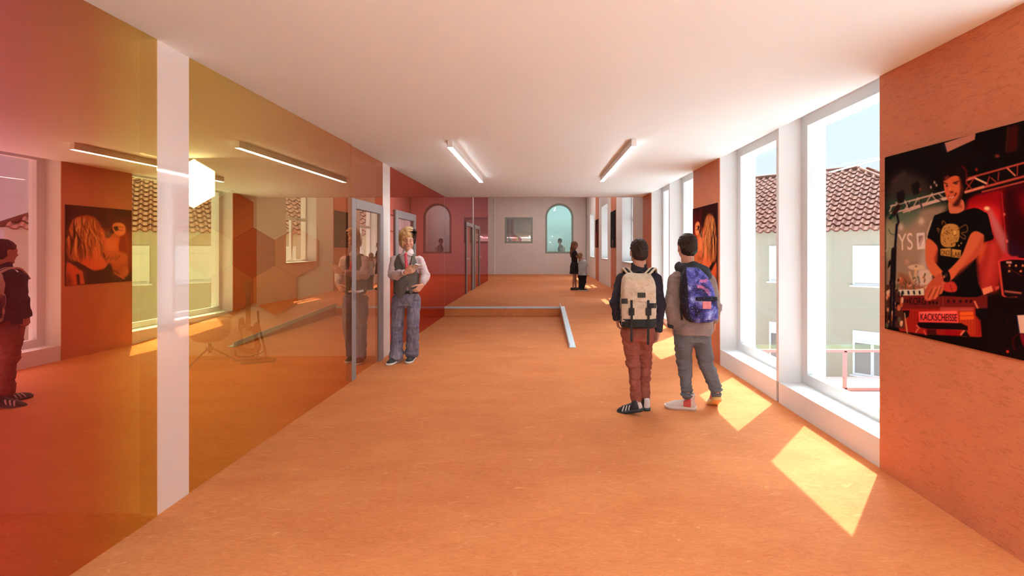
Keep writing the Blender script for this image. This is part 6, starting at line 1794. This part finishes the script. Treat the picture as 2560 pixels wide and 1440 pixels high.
def child():
    d = 14.05; X0, P = place(1456, d, -.75, ZU)
    r = empty('person', (X0, d, ZU), -.75, 'child with short fair hair in pale shirt and black trousers beside the woman', 'person')
    R = axes(.1, -.05); hc = P(1450.5, 640.5, -.0); s = .86
    v = Vol((-.34, -.3, 0), (.34, .3, 1.36), .007)
    J = dict(shL=P(1449, 653, .10), shR=P(1463, 653, -.03), elL=P(1449, 664, .18), elR=P(1466.5, 663, -.02), wrL=P(1456, 671, .20), wrR=P(1466, 664, .16),
             hipL=P(1452, 690, .04), hipR=P(1459, 690, -.02), knL=P(1452, 705, .04), knR=P(1460, 705, .0), anL=P(1450.5, 723, .05), anR=P(1456, 724.5, -.03))
    add_limbs(v, J, .66)
    H = add_head(v, hc, R, s, P(1453, 656), .045)
    for q in 'LR': add_hand(v, J['wr' + q], (.1, 1, .2), (.5 if q == 'L' else -.5, 0, -.8), (0, .2, 1), .68)
    vmesh('body', v, M_skin, r, None, face_paint(H, s, SKIN_F, (.2, .11, .06), (.40, .14, .12)))
    short_hair(r, H, R, s, hc, (.30, .155, .07), nape=-.085, grow=.012, seed=61)
    t = Vol((-.34, -.26, .40), (.34, .26, 1.06), .006); zc = lambda y: P(0, y)[2]; cx = P(1456, 0)[0]
    t.add(loft([(zc(688), cx, 0, .140, .110), (zc(675), cx, 0, .135, .108), (zc(662), cx, 0, .135, .105), (zc(653), cx, 0, .120, .085), (zc(649.5), cx - .01, 0, .06, .06)]))
    for q in 'LR': t.chain([J['sh' + q], J['el' + q]], [.050, .048], .03); t.add(cone(J['el' + q], J['wr' + q], .046, .038), .02)
    t.wrinkle(.006, (11, 11, 13), 62); vmesh('shirt', t, M_lightshirt, r)
    t = Vol((-.3, -.22, .06), (.3, .22, .62), .006)
    t.add(cone(J['hipL'], J['hipR'], .095, .095))
    for q in 'LR':
        t.add(cone(J['hip' + q], J['kn' + q], .088, .068), .03); t.add(flatcone(J['kn' + q], A3(J['an' + q]) + A3((0, 0, .035)), .068, .058), .02)
    t.wrinkle(.005, (11, 11, 18), 63); vmesh('trousers', t, M_blacktr, r)
    for q, w in (('L', -.35), ('R', -.6)):
        a = J['an' + q]; shoe(r, foot_M(a[0], a[1] + .02, w), M_slip, M_whitesole, .22, .085, (), -.02)
child()

# ---- visitor seen through the arched window
M_brown_top = cloth('brown_top', (0.22, 0.13, 0.10), 40)
def visitor():
    d = 24.3; X0, P = place(1401, d, PI / 2, ZU)
    r = empty('person', (X0, d, ZU), PI / 2, 'person with tied dark hair in a brown top, seen through the arched window', 'person')
    R = axes(.2, -.02); hc = P(1399.2, 602.5); s = 1.12
    v = Vol((-.4, -.3, 0), (.4, .3, 1.95), .010)
    J = dict(shL=P(1401.5, 615.5, -.17), shR=P(1401.5, 615.5, .17), elL=P(1402, 629, -.22), elR=P(1403, 629, .22), wrL=P(1400, 638, -.22), wrR=P(1401, 640, .2),
             hipL=P(1401.5, 640, -.09), hipR=P(1401.5, 640, .09), knL=P(1400.5, 660, -.09), knR=P(1402, 660, .09), anL=P(1400, 678, -.09), anR=P(1402, 678, .09))
    add_limbs(v, J, .98)
    H = add_head(v, hc, R, s, P(1401.5, 615), .045)
    for q in 'LR': add_hand(v, J['wr' + q], (0, .2, -1), (.9 if q == 'L' else -.9, 0, 0), (0, 1, 0), 1)
    vmesh('body', v, M_skin, r, None, face_paint(H, s, SKIN_F, (.08, .045, .03), (.40, .14, .12)))
    short_hair(r, H, R, s, hc, (.06, .03, .022), nape=-.075, grow=.012, seed=71)
    t = Vol((-.4, -.3, .75), (.4, .3, 1.62), .010); zc = lambda y: P(0, y)[2]
    t.add(loft([(zc(642), 0, 0, .165, .13), (zc(632), 0, 0, .155, .12), (zc(622), 0, 0, .175, .13), (zc(616), 0, 0, .17, .11), (zc(611), 0, 0, .08, .07)]))
    for q in 'LR': t.add(cone(J['sh' + q], J['el' + q], .062, .055), .03)
    t.wrinkle(.006, (9, 9, 12), 72); vmesh('top', t, M_brown_top, r)
    t = Vol((-.4, -.3, .05), (.4, .3, .95), .010)
    t.add(cone(J['hipL'], J['hipR'], .105, .105))
    for q in 'LR': t.add(cone(J['hip' + q], J['kn' + q], .095, .075), .03); t.add(cone(J['kn' + q], A3(J['an' + q]) + A3((0, 0, .04)), .073, .06), .02)
    vmesh('trousers', t, M_blacktr, r)
    for q in 'LR': a = J['an' + q]; shoe(r, foot_M(a[0], a[1], 0), M_sandal, M_sandal, .26, .09, (), 0)
    b = empty('shoulder_bag', (X0 + .125, d - .0, ZU + 1.12), 0, 'pale strapped bag on the back of the person behind the arched window', 'bag')
    g = Vol((-.16, -.16, -.2), (.2, .16, .35), .010); g.add(rbox((.06, 0, .08), (.08, .12, .19), .04)); g.wrinkle(.004, (12, 12, 14), 73); vmesh('pack_body', g, M_canvas, b)
    for yy in (-.09, .09): tube('shoulder_strap', curve3([(.04, yy, .25), (-.02, yy, .33), (-.12, yy, .35), (-.22, yy, .28), (-.27, yy, .10)], 4), .014, M_web, b, 6)
visitor()

# overhead cable outside
tube('cable', [(12.49, 21.13, 5.06), (9.98, 11.95, 4.14)], .008, M_blind); tag(bpy.data.objects['cable'], 'thin pale cable crossing the sky over the tiled roof', 'cable')
tube('mast', [(10.05, 12.0, -4.25), (10.05, 12.0, 4.3)], .04, M_ofr); tag(bpy.data.objects['mast'], 'thin mast in the courtyard holding the pale cable', 'mast')
